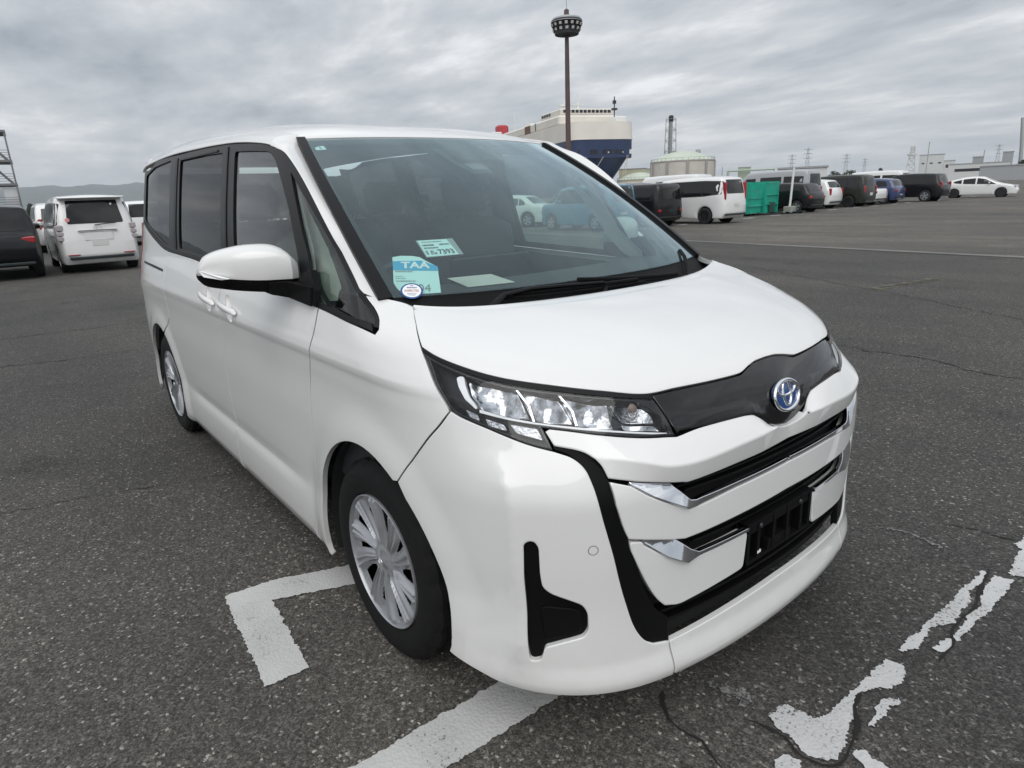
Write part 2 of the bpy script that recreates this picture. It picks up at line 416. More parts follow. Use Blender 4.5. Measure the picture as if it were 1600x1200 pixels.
# plan columns: (dx back from A, y)
COL=[(0,0),(.003,.14),(.014,.28),(.034,.42),(.066,.56),(.134,.685),(.232,.775),(.35,.827),(.48,.853),(.62,.865)]
NS=26 # side columns
XR=-3.78
REAR=[(-3.16,.862),(-3.30,.856),(-3.44,.838),(-3.59,.80),(-3.71,.72),(-3.78,.60),(-3.81,.45),(-3.822,.30),(-3.83,.15),(-3.83,0),(-3.83,-.15)]
def ctrl(z):
    """control points for array z -> (n,cols,2)"""
    z=np.asarray(z,float);A=Az(z);B=Bz(z)/.865
    P=[]
    c=COL
    P.append((A-c[1][0],-c[1][1]*B)) # mirrored ghost
    h=np.clip((z-.70)/.21,0,1);h=h*h*(3-2*h)
    EX=[0,0,.002,.014,.046,.074,.076,.058,.032,.01]
    for i,(dx,y) in enumerate(c): P.append((A-dx-EX[i]*h,y*B))
    x0=A-c[-1][0]
    # side columns blend from x0 to -3.0
    xs=np.linspace(0,1,NS+1)[1:]
    for k,t in enumerate(xs): P.append((x0+(-3.02-x0)*t,.865*B))
    for x,y in REAR: P.append((np.full_like(z,x),y*B))
    X=np.stack([np.stack([np.broadcast_to(a,z.shape),np.broadcast_to(b,z.shape)],-1) for a,b in P],-2)
    return X
NU=len(COL)+NS+len(REAR)
def bs(t):
    return np.stack([(1-t)**3,3*t**3-6*t*t+4,-3*t**3+3*t*t+3*t+1,t**3],-1)/6
def S0(u,z):
    """u index from front centre (0) to rear centre; returns xyz on right (-y) side"""
    u=np.asarray(u,float);z=np.asarray(z,float)
    i=np.clip(np.floor(u).astype(int),0,NU-3);t=u-i
    W=bs(t);P=ctrl(z)  # (n,cols,2)
    idx=i[:,None]+np.arange(4)[None]
    Q=np.take_along_axis(P,idx[:,:,None].repeat(2,2),1)
    q=(W[:,:,None]*Q).sum(1)
    k=np.clip((z-1.02)/.12,0,1.2);g=np.clip((q[:,0]+.10)/.20,0,1)
    q[:,1]=q[:,1]*(1-.13*k*k*g*g*(3-2*g))
    w=np.clip((q[:,0]+.85)/.75,0,1);q[:,1]-=.060*w*w*np.clip((z-1.10)/.16,0,1)
    return np.stack([q[:,0],-q[:,1],z],1)
def SV(u, z):
    """whole lower body: u<0 is the left-hand side"""
    u = np.asarray(u, float); z = np.broadcast_to(np.asarray(z, float), u.shape)
    X = S0(np.abs(u), z); X[:, 1] *= np.where(u < 0, -1, 1); return X
def u_of_x(x, z):
    x = np.atleast_1d(np.asarray(x, float)); z = np.broadcast_to(np.asarray(z, float), x.shape)
    a = np.full(x.shape, 5.0); b = np.full(x.shape, NU-3.5)
    for _ in range(40):
        m = (a+b)/2; f = S0(m, z)[:, 0] > x; a = np.where(f, m, a); b = np.where(f, b, m)
    return a
def xz(P):
    P = np.array(P, float); return np.stack([u_of_x(P[:, 0], P[:, 1]), P[:, 1]], 1)
van = empty('minivan', (0, 0, 0)); tag(van, 'large white minivan in the foreground with blue-centred emblem and black grille', 'minivan')
ARCH_F = (0.018, 0.318, 0.392); ARCH_R = (-2.835, 0.318, 0.392)
def arch(c, a0, a1, n=28, k=1.03):
    t = np.radians(np.linspace(a0, a1, n)); return np.stack([c[0]+c[2]*np.cos(t), c[1]+c[2]*k*np.sin(t)], 1)
def flare(u, z, P):
    d = np.zeros(len(P))
    for c, w in ((ARCH_F, .12), (ARCH_R, .12)):
        r = np.hypot(P[:, 0]-c[0], (P[:, 1]*0+P[:, 2]-c[1])/1.03)-c[2]
        t = np.clip(1-r/w, 0, 1); d += .012*t*t*(3-2*t)*(np.abs(P[:, 1]) > .5)
    return d
def ridge(u, z, P):
    t = np.clip((z-.24)/.1, 0, 1)*np.clip((.84-z)/.08, 0, 1); a = np.abs(u)-6.1
    return .015*t*np.exp(-np.sqrt((a/.36)**2+.02)*1.25)+flare(u, z, P)*(np.abs(u) > 6.3)
BODY = 'white_paint'
def crisp(u, z, P):
    # shoulder line and sill line pressed into the doors
    x = P[:, 0]; f = np.clip((-x+.55)/.35, 0, 1)*np.clip((x+3.3)/.5, 0, 1); g = np.clip((-x-.45)/.35, 0, 1)*np.clip((x+2.35)/.3, 0, 1)
    zs = .955+.012*np.clip((-x-1.0)/2, 0, 1)
    d = .0042*np.clip(1-np.where(z > zs, (z-zs)/.10, (zs-z)/.026), 0, 1)*f-.0016*np.clip(1-np.abs(z-(zs-.035))/.03, 0, 1)*f
    return d-.0060*np.clip(1-np.where(z > .405, (z-.405)/.05, (.405-z)/.012), 0, 1)*g+flare(u, z, P)
def zlines(outline, zs):
    out = []; P = np.array(outline)
    for z0 in zs:
        uu = np.linspace(P[:, 0].min(), P[:, 0].max(), 400); q = np.stack([uu, np.full(400, z0)], 1); ok = inpoly(P, q) & (distpoly(P*np.array([.14, 1]), q*np.array([.14, 1])) > .012)
        best = []; cur = []
        for i in range(400):
            if ok[i]: cur.append(i)
            if not ok[i] or i == 399:
                if len(cur) > len(best): best = cur
                cur = []
        if len(best) > 8: out.append(q[best[::6]])
    return out
ZL = (.92, .933, .948, .957, .967, .98, .393, .405, .42)
def seam_strip(P, w=.007):
    P = np.array(P)*np.array([.14, 1]); d = np.gradient(P, axis=0); d /= np.linalg.norm(d, axis=1)[:, None]+1e-9; n = np.stack([-d[:, 1], d[:, 0]], 1)*w
    return np.vstack([P+n, (P-n)[::-1]])/np.array([.14, 1])
def mir(pts):
    """close a right-half outline (from centre top round to centre bottom) with its mirror image"""
    P = np.array(pts, float); Q = P[::-1].copy(); Q[:, 0] *= -1
    return np.vstack([P, Q])
HL = [(6.772,1.04),(6.488,1.024),(6.002,1.005),(5.35,.984),(4.585,.967),(3.86,.95),(3.105,.933),(3.017,.888),(2.945,.838),(3.591,.847),(4.176,.861),(4.633,.873),(5.029,.881),(5.015,.855),(5.019,.833),(5.448,.849),(6.057,.878),(6.534,.897),(6.744,.909),(6.837,.965)]
hl_top, hl_in, hl_bot, hl_low = HL[:7], HL[6:9], HL[8:13], HL[14:19]
# belt and window line
WIN = [(37.329,1.663),(35.963,1.653),(34.239,1.692),(30.685,1.694),(28.843,1.689),(24.848,1.684),(21.186,1.673),(19.448,1.665),(17.035,1.648),(15.138,1.629),(13.704,1.603),(12.633,1.569),(11.099,1.461),(9.181,1.27),(7.923,1.146),(8.187,1.069)]
BELT = [(8.359,1.054),(9.516,1.072),(11.205,1.089),(13.787,1.105),(17.554,1.121),(21.995,1.143),(24.731,1.161),(28.67,1.172),(31.112,1.183),(33.639,1.23),(35.395,1.276),(37.1,1.335)]
belt_c = cr(BELT, 6)
def belt_z(u): return np.interp(u, belt_c[:, 0], belt_c[:, 1])
def belt_seg(u0, u1):
    s = np.linspace(u0, u1, 24); return np.stack([s, belt_z(s)], 1)
SEAM_F = [(-.300,1.09),(-.31,1.0),(-.363,.83),(-.382,.675),(-.411,.44),(-.441,.31),(-.505,.185)]
uF = xz(cr(SEAM_F, 6)); seamF = uF
ub = float(u_of_x(-.302, 1.09)[0])
seamM = xz([(-1.392, 1.13), (-1.395, 1.0), (-1.40, .7), (-1.41, .4), (-1.43, .185)]); um = float(seamM[0, 0])
seamR = xz([(-2.53, 1.18), (-2.535, 1.0), (-2.50, .80), (-2.475, .66)]); ur = float(seamR[0, 0])
def cup(u0, z0):
    t = np.linspace(0, 2*np.pi, 29)[:-1]; return np.stack([u0+.040/.11*np.cos(t), z0+.052*np.sin(t)], 1)
CUPS = {'front': (20.05, .988), 'slide': (22.72, .998)}
for sgn in (1, -1):
    mi = sgn < 0; side = 'left' if mi else 'right'
    # front fender: hood seam, wheel arch, door seam
    A = arch(ARCH_F, 57, 180+12)
    fen = np.vstack([[(6.928, 1.118)], cr([(6.842, 1.086), (6.79, 1.042), (6.85, .965), (6.752, .907)], 5),
                     cr([(7.137, .878), (7.878, .82), (8.594, .742), (9.014, .679)], 5), xz(A[1:]),
                     xz([(-.372, .185)]), uF[::-1][:-1], [(ub, float(belt_z(ub)))], belt_seg(ub, 8.36)[1:], [(8.187, 1.066), (7.923, 1.143), (7.523, 1.135)]])
    o = panel('front_fender', fen, SV, BODY, van, lines=zlines(fen, ZL), disp=crisp, gap=.0022, edge=.0014, mirror=mi)
    # front door
    fd = np.vstack([[(ub, float(belt_z(ub)))], uF[1:], seamM[::-1][:-1], [(um, float(belt_z(um)))], belt_seg(um, ub)[1:-1]])
    door = panel('front_door', fd, SV, BODY, van, lines=zlines(fd, ZL), disp=crisp, gap=.0022, edge=.0014, holes=[cup(*CUPS['front'])], mirror=mi, step=.04)
    # sliding door
    B = arch(ARCH_R, 65, -12)
    sd = np.vstack([[(um, float(belt_z(um)))], seamM[1:], xz([(-2.465, .185)]), xz(B[::-1]), seamR[::-1][1:-1], [(ur, float(belt_z(ur)))], belt_seg(ur, um)[1:-1]])
    sdoor = panel('sliding_door', sd, SV, BODY, van, lines=zlines(sd, ZL), disp=crisp, gap=.0022, edge=.0014, holes=[cup(*CUPS['slide'])], mirror=mi, step=.04)
    for dr_, (u0, z0), L, dz in ((door, CUPS['front'], 2.09, .013), (sdoor, CUPS['slide'], 2.02, .02)):
        def bowl_(u, z, P, u0=u0, z0=z0): return -.024*np.clip(1-((np.abs(u)-u0)/.364)**2-((z-z0)/.052)**2, 0, 1)**.8
        panel('handle_cup', cup(u0, z0), SV, BODY, dr_, disp=bowl_, gap=-.001, edge=.001, flange=0, mirror=mi, step=.012, bstep=.006)
        hv = []; hf = []; K = 22; SG = 12
        for i in range(K):
            f = i/(K-1); uu = u0+L*(.5-f); zz = z0-dz*(f-.5)*1.0
            P = SV(np.array([uu]), np.array([zz]))[0]; Pz = SV(np.array([uu]), np.array([zz+.01]))[0]-P; Pz /= np.linalg.norm(Pz); Pu = SV(np.array([uu-.05]), np.array([zz]))[0]-P; Pu /= np.linalg.norm(Pu); nn = np.cross(Pu, Pz); nn *= -1 if nn[1] > 0 else 1
            end = min(1, min(f, 1-f)/.09); ro = .0145*math.sqrt(max(.02, 1-(1-end)**2)); ri = .0105*math.sqrt(max(.02, 1-(1-end)**2)); lift = .012+.017*math.sin(math.pi*f)**.6
            for k in range(SG):
                a = 2*math.pi*k/SG; q = P+nn*(lift+ri*math.cos(a))+Pz*(ro*1.15*math.sin(a)); hv.append(q*np.array([1, sgn, 1]))
        for i in range(K-1):
            for k in range(SG): l = (k+1) % SG; fc_ = (i*SG+k, i*SG+l, (i+1)*SG+l, (i+1)*SG+k); hf.append(fc_ if sgn > 0 else fc_[::-1])
        hf += [tuple(range(SG))[::-1], tuple((K-1)*SG+k for k in range(SG))]
        hb = add('door_handle', hv, hf, BODY, dr_, smooth=True)
    # rear quarter
    Bq = arch(ARCH_R, 67, 190)
    ue = NU-6.2
    rq = np.vstack([[(ur, float(belt_z(ur)))], seamR[1:-1], xz(Bq), xz([(-3.26, .20)]), [(ue, .23), (ue, 1.335), (37.1, 1.335)], belt_seg(37.1, ur)[1:-1]])
    quarter = panel('rear_quarter_panel', rq, SV, BODY, van, lines=zlines(rq, ZL), disp=crisp, gap=.0022, edge=.0014, mirror=mi, step=.04)
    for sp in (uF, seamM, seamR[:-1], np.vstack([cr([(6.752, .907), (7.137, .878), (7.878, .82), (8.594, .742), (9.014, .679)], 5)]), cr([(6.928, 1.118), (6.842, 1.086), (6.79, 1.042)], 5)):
        panel('seam_shade_strip', seam_strip(sp), SV, 'liner', van, disp=crisp, off=-.0042, edge=.0005, flange=0, mirror=mi, step=.05, bstep=.015)  # black strip under each panel gap, painted-in shade that darkens the seam line
    # slider rail slot
    panel('slide_rail', [(36.3,1.092),(33.71,1.083),(31.3,1.073),(31.25,1.058),(33.635,1.067),(36.2,1.078)], SV, 'black_trim', quarter, off=.0012, edge=.001, flange=.004, mirror=mi)
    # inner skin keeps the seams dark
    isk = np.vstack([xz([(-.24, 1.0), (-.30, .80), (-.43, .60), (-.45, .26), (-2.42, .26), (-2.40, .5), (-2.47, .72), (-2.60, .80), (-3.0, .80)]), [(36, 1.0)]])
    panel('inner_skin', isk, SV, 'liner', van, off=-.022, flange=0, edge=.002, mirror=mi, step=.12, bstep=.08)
    # wheel houses
    for c in (ARCH_F, ARCH_R):
        mb = MB(); n = 24; r = c[2]+.004; y0, y1 = -sgn*.835, -sgn*.47
        for i in range(n):
            t0, t1 = math.radians(-16+212*i/n), math.radians(-16+212*(i+1)/n)
            p = [(c[0]+r*math.cos(t), c[1]+r*1.03*math.sin(t)) for t in (t0, t1)]
            mb.quad((p[0][0], y0, p[0][1]), (p[1][0], y0, p[1][1]), (p[1][0], y1, p[1][1]), (p[0][0], y1, p[0][1]))
            mb.poly([(c[0], y1, c[1]), (p[0][0], y1, p[0][1]), (p[1][0], y1, p[1][1])])
        mb.build('wheel_house', 'liner', van)
    # ------------------------------------------------ black window band and side glass
    win = np.vstack([cr(WIN[:3], 3), cr(WIN[2:11], 5)[1:], cr(WIN[10:15], 6)[1:], [WIN[15]], belt_seg(8.36, 37.1)[1:], [(37.33, 1.34)]])
    G = {
     'quarter_light': (np.array([(12.40,1.515),(11.499,1.444),(10.237,1.339),(9.22,1.241),(8.11,1.141),(8.286,1.08),(8.50,1.075),(10.85,1.105),(11.163,1.238),(11.869,1.403)]), 'door_glass'),
     'front_door_glass': (np.array([(18.548,1.628),(16.569,1.615),(14.804,1.6),(14.25,1.59),(13.73,1.557),(13.031,1.471),(12.519,1.396),(12.191,1.319),(11.903,1.226),(11.55,1.125),(13.24,1.135),(18.41,1.158)]), 'door_glass'),
     'sliding_door_glass': (np.array([(28.0,1.654),(23.888,1.649),(20.294,1.637),(20.306,1.2),(20.382,1.168),(23.914,1.187),(27.748,1.202)]), 'privacy_glass'),
     'rear_side_glass': (np.array([(36.6,1.621),(34.618,1.659),(32.855,1.665),(30.2,1.672),(30.0,1.203),(30.949,1.21),(33.264,1.258),(35.743,1.319),(36.5,1.35)]), 'privacy_glass')}
    sc = np.array([.14, 1.])
    holes = []
    for k, (P, m) in G.items():
        R = rnd(P*sc, .025)/sc if k != 'quarter_light' else rnd(P*sc, .012)/sc
        G[k] = (R, m); holes.append(R)
    panel('window_surround', win, SV, 'window_black', van, holes=holes, off=-.003, edge=.002, flange=.012, mirror=mi, step=.05)
    for k, (P, m) in G.items():
        panel(k, P, SV, m, van, off=-.010, edge=.0015, flange=0, gap=-.004, mirror=mi, step=.12, bstep=.04)
    # dark joint between the sliding door glass and the rear side glass
    panel('door_joint', [(28.95,1.672),(28.45,1.672),(28.35,1.182),(28.85,1.184)], SV, 'black_trim', van, off=.0005, edge=.001, flange=.004, mirror=mi)
    panel('door_joint', [(19.62,1.655),(19.42,1.655),(19.36,1.150),(19.56,1.150)], SV, 'black_trim', van, off=.0002, edge=.001, flange=.004, mirror=mi)
    panel('glass_rail', [(28.0,1.664),(21.0,1.655),(21.0,1.646),(28.0,1.655)], SV, 'black_trim', van, off=.001, edge=.001, flange=.004, mirror=mi)
    # belt moulding
    bm_ = np.vstack([belt_seg(8.4, 36.8)+np.array([0, .002]), (belt_seg(8.4, 36.8)+np.array([0, .022]))[::-1]])
    panel('belt_moulding', bm_, SV, 'black_trim', van, off=.003, edge=.002, flange=.008, mirror=mi, step=.02)
    # ------------------------------------------------ front bumper cheek
    Af = arch(ARCH_F, 56, -12, 20)
    cheek = np.vstack([[(5.019, .833)], cr(hl_low, 4)[1:], cr([(6.744, .909), (7.137, .878), (7.878, .82), (8.594, .742), (9.014, .679)], 5)[1:], xz(Af[1:-1]),
                       xz([(.396, .236)]), cr([(7.6, .226), (7.149, .211), (6.686, .203), (6.0, .202), (5.126, .202), (3.867, .200), (3.19, .198)], 4),
                       [(3.216, .300)], cr([(3.557, .309), (3.763, .33), (3.971, .38), (4.167, .468), (4.33, .578), (4.531, .698), (4.581, .757), (4.623, .794), (4.759, .818), (4.992, .832)], 5)[:-1]])
    FOG = np.array([(5.895,.619),(5.8,.627),(5.714,.625),(5.651,.611),(5.654,.544),(5.624,.504),(5.481,.486),(5.142,.467),(4.918,.453),(4.83,.429),(4.812,.384),(4.889,.367),(5.257,.354),(5.612,.339),(5.66,.316),(5.699,.304),(5.888,.296),(5.909,.351),(5.923,.531)])
    fogR = rnd(FOG*sc, .014)/sc
    bump = panel('bumper_corner', cheek, SV, BODY, van, disp=ridge, holes=[fogR], gap=.0015, step=.022, mirror=mi, edge=.004)
    fog = panel('fog_bezel', fogR, SV, 'black_plastic', van, disp=ridge, off=-.016, gap=-.006, edge=.002, flange=.02, mirror=mi, step=.03)
    fc = np.array([(5.68,.440),(5.567,.446),(5.085,.440),(4.93,.430),(4.91,.382),(5.03,.368),(5.60,.356)])
    panel('fog_blank', rnd(fc*sc, .012)/sc, SV, 'black_plastic', fog, disp=ridge, off=-.008, edge=.003, flange=.012, mirror=mi, step=.03)
    # parking sensor ring
    th = np.linspace(0, 2*np.pi, 25)[:-1]
    ring_o = np.stack([4.695+.0125/.14*np.cos(th), .602+.0125*np.sin(th)], 1); ring_i = np.stack([4.695+.0112/.14*np.cos(th), .602+.0112*np.sin(th)], 1)
    panel('parking_sensor', ring_o, SV, 'black_trim', bump, disp=ridge, off=.0006, holes=[ring_i], edge=.0002, flange=0, mirror=mi, bstep=.003, step=.02)
    # ------------------------------------------------ black channel beside the grille
    ch = np.vstack([cr([(4.985, .85), (4.661, .836), (4.495, .824), (4.37, .80), (4.30, .768), (4.25, .709), (4.0, .587), (3.70, .452), (3.50, .40)], 5), [(3.2, .36), (3.2, .29)],
                    cr([(3.57, .295), (3.80, .32), (4.01, .375), (4.20, .468), (4.37, .578), (4.57, .698), (4.62, .757), (4.66, .80), (4.79, .824), (4.998, .837)], 5)])
    def chd(u, z, P): return np.where(np.abs(u) < 8, -.006, 0)
    panel('grille_channel', ch, SV, 'black_plastic', van, disp=chd, edge=.003, flange=.02, mirror=mi, step=.02)
    # lower corner panels beside the plate
    lp = np.vstack([[(4.06, .611)], [(3.81, .604)], [(3.783, .594), (3.337, .546), (2.904, .514), (2.599, .514), (1.232, .520)],
                    [(1.31, .412)], [(3.019, .393)], cr([(3.344, .406), (3.532, .435), (3.75, .49), (4.04, .587)], 4)])
    panel('grille_corner_panel', rnd(lp*sc, .016)/sc, SV, BODY, van, off=.003, gap=.001, edge=.004, flange=.03, mirror=mi, step=.025)
    # chrome blades
    def chr_d(zt):
        def f(u, z, P):
            a = np.abs(u); k = np.clip((a-2.55)/.5, 0, 1); zc = zt+.030*(a-2.9); return .007+k*np.clip(-.42*(z-zc), -.012, .014)
        return f
    c1 = np.array([(3.975,.757),(3.193,.731),(2.838,.681),(2.705,.676),(1.642,.682),(0.03,.686),(0.03,.677),(1.642,.672),(2.704,.659),(2.925,.664),(3.596,.714),(3.93,.748)])
    panel('chrome_blade', c1, SV, 'chrome', van, disp=chr_d(.69), edge=.002, flange=.015, mirror=mi, step=.012)
    c2 = np.array([(3.808,.607),(3.09,.580),(2.80,.545),(2.601,.529),(1.238,.532),(1.238,.522),(2.599,.517),(2.904,.515),(3.337,.548),(3.75,.594)])
    panel('chrome_blade', c2, SV, 'chrome', van, disp=chr_d(.545), edge=.002, flange=.015, mirror=mi, step=.012)
# grille backing and slats (recessed)
gb = mir([(0, .87), (2.9, .855), (4.6, .84), (4.30, .70), (4.0, .55), (3.6, .37), (3.2, .285), (0, .30)])
panel('grille_back', gb, SV, 'liner', van, off=-.050, flange=0, edge=.002, step=.06, bstep=.04)
for z0, z1, um_ in ((.708, .714, 3.0), (.690, .697, 2.8), (.560, .566, 2.8), (.543, .549, 2.6), (.372, .380, 3.3), (.342, .350, 3.3)):
    panel('grille_slat', mir([(0, z1), (um_, z1), (um_, z0), (0, z0)]), SV, 'black_plastic', van, off=-.018, flange=.03, edge=.001, step=.04)
# upper white bar, crease across it
crease_z = pchip([0, 1.6, 2.9, 3.27, 3.7, 4.1, 4.6], [.796, .787, .775, .778, .794, .808, .818])
topz = pchip([0, .337, .652, .923, 1.281, 2.342, 2.95, 3.6, 4.2, 5.1], [.778, .785, .801, .828, .844, .847, .84, .845, .858, .88])
botz = pchip([0, 1.65, 2.775, 3.06, 3.8, 3.97, 4.33], [.738, .733, .727, .731, .752, .757, .768])
def bar_d(u, z, P):
    a = np.abs(u); c = crease_z(a); t = topz(a); b = botz(a); am = .030*np.clip((4.75-a)/1.2, 0, 1)*np.clip(.35+a/1.6, 0, 1)
    up = np.clip((t-z)/np.maximum(t-c, .01), 0, 1); dn = np.clip((z-b)/np.maximum(c-b, .01), 0, 1)
    return np.where(z > c, am*up, am*(.35+.65*dn))
ub_out = mir(np.vstack([cr([(0, .779), (.337, .785), (.652, .801), (.923, .829), (1.281, .843), (2.342, .846), (2.945, .837)], 6), cr(hl_bot, 4)[1:-1], [(5.02, .874), (4.985, .848)],
                        cr([(4.973, .843), (4.661, .833), (4.495, .821), (4.374, .798), (4.324, .770)], 5),
                        cr([(3.972, .758), (3.797, .752), (3.056, .731), (2.775, .727), (1.648, .733), (0, .738)], 5)]))
cl = [np.array([(a, float(crease_z(abs(a)))+dz) for a in np.linspace(-4.3, 4.3, 90)]) for dz in (-.005, 0, .005)]
panel('grille_upper_bar', ub_out, SV, BODY, van, disp=bar_d, gap=.001, edge=.004, flange=.03, step=.018, lines=cl)
mb_out = mir(np.vstack([cr([(0, .672), (1.642, .667), (2.704, .656), (2.925, .661), (3.596, .711), (3.98, .749)], 5), [(4.318, .764)], cr([(4.284, .709), (4.18, .655), (4.085, .619)], 4),
                        [(4.024, .617)], cr([(3.808, .609), (3.062, .582), (2.768, .578), (1.609, .583), (0, .589)], 5)]))
panel('grille_middle_bar', mb_out, SV, BODY, van, off=.006, gap=.001, edge=.004, flange=.03, step=.025)
# bumper lip
lip = mir(np.vstack([cr([(0, .318), (1.439, .313), (3.216, .300)], 6), [(3.19, .198)], [(0, .198)]]))
panel('bumper_lip', lip, SV, BODY, van, disp=ridge, gap=.0015, edge=.004, step=.018)
# number plate bracket
pb = MB(); X0 = .838
pb.box((X0-.03, -.168, .408), (X0+.002, .168, .418)).box((X0-.03, -.168, .522), (X0+.002, .168, .534))
for y in (-.168, -.118, -.040, .032, .108, .156):
    pb.box((X0-.03, y, .41), (X0+.0025, y+.013, .53))
pb.box((X0-.032, -.16, .41), (X0-.022, .16, .53)); pb.box((X0-.02, -.06, .41), (X0+.0005, .06, .448)); pb.box((X0-.02, -.15, .50), (X0+.0005, .15, .526))
br = pb.build('plate_bracket', 'black_plastic', van)
for y in (-.105, .105):
    MB().lathe([(0, .004), (.006, .004), (.008, 0)], 'x', (X0+.002, y, .512), 12).build('bolt_hole', 'dark_metal', br)
MB().box((X0, -.115, .428), (X0+.003, -.098, .436)).build('tag_sticker', 'white_diffuser', br)
pbk = mir([(0, .60), (2.7, .585), (2.6, .53), (1.3, .53), (1.36, .40), (0, .405)])
panel('plate_recess', pbk, SV, 'black_plastic', van, off=-.030, edge=.002, flange=0, step=.04)
# glossy garnish between the lamps
gar = mir(np.vstack([cr([(0, .953), (.3, .952), (.62, .946), (.85, .938), (1.031, .935), (1.966, .937), (2.542, .937), (3.075, .934)], 5), [(3.0, .888), (2.93, .842)],
                     cr([(2.956, .848), (2.342, .846), (1.281, .843), (.923, .829), (.652, .801), (.337, .785), (0, .778)], 5)[1:]]))
def gar_d(u, z, P):
    a = np.abs(u); b = topz(a); s = np.clip((b+.034-z)/.018, 0, 1); e = np.exp(-(a/.75)**2-((z-.862)/.075)**2)
    return -.006+.006*s*np.clip((a-.5)/.5, 0, 1)+.010*e
garn = panel('grille_garnish', gar, SV, 'gloss_black', van, disp=gar_d, gap=.001, edge=.003, flange=.03, step=.014)
# emblem: blue oval, chrome rings
em = empty('emblem'); em.parent = van; em.location = (.826, 0, .860); em.rotation_euler = (0, math.radians(-14), 0); em.scale = (.86, .86, .86)
def ellipse_ring(cy, cz, a, b, w, d, n=64, x0=0.0):
    mb = MB(); v = []; f = []
    for i in range(n):
        t = 2*math.pi*i/n; c, s = math.cos(t), math.sin(t)
        for k in range(6):
            q = 2*math.pi*k/6; rr = w*math.cos(q); hh = d*math.sin(q)
            v.append((x0+hh, cy+(a+rr)*c, cz+(b+rr)*s))
    for i in range(n):
        j = (i+1) % n
        for k in range(6):
            l = (k+1) % 6; f.append((i*6+k, j*6+k, j*6+l, i*6+l))
    return v, f
v = []; f = []
for args in ((0, 0, .069, .0475, .0062, .007), (0, .008, .022, .040, .0050, .006), (0, .021, .050, .021, .0048, .006)):
    a, b = ellipse_ring(*args); n = len(v); v += a; f += [tuple(n+i for i in q) for q in b]
ring = add('emblem_ring', v, f, 'chrome', em, smooth=True)
mb = MB(); mb.lathe([(0, .001), (.55, .001), (.98, -.001), (1.0, -.012)], 'x', (0, 0, 0), 48); mb.v = [(x, y*.069, z*.0475) for x, y, z in mb.v]
mb.build('emblem_base', 'blue_enamel', em, smooth=True)
# ------------------------------------------------------------------ headlamps
CELLS = {'cellA': [(6.013,.985),(5.563,.976),(5.151,.966),(5.164,.931),(5.161,.898),(5.652,.905),(6.08,.917),(6.109,.955)],
 'cellB': [(5.138,.965),(4.826,.958),(4.534,.95),(4.536,.916),(4.503,.886),(4.824,.892),(5.142,.897),(5.147,.931)],
 'cellC': [(4.514,.949),(4.163,.939),(3.833,.927),(3.889,.894),(3.892,.869),(4.197,.877),(4.478,.885),(4.521,.916)],
 'cellD': [(3.81,.927),(3.425,.923),(3.256,.913),(3.161,.892),(3.156,.871),(3.545,.881),(3.688,.887),(3.77,.91)],
 'cellE': [(3.733,.884),(3.143,.869),(3.076,.85),(3.721,.867)]}
simple('reflector', (0.46, 0.47, 0.49), 0.10, metal=1.0, noise=0.75, nscale=38, bump=0.8, bscale=45)
simple('reflector_ribbed', (0.42, 0.43, 0.45), 0.18, metal=1.0, noise=0.3, nscale=120, bump=1.0, bscale=160)
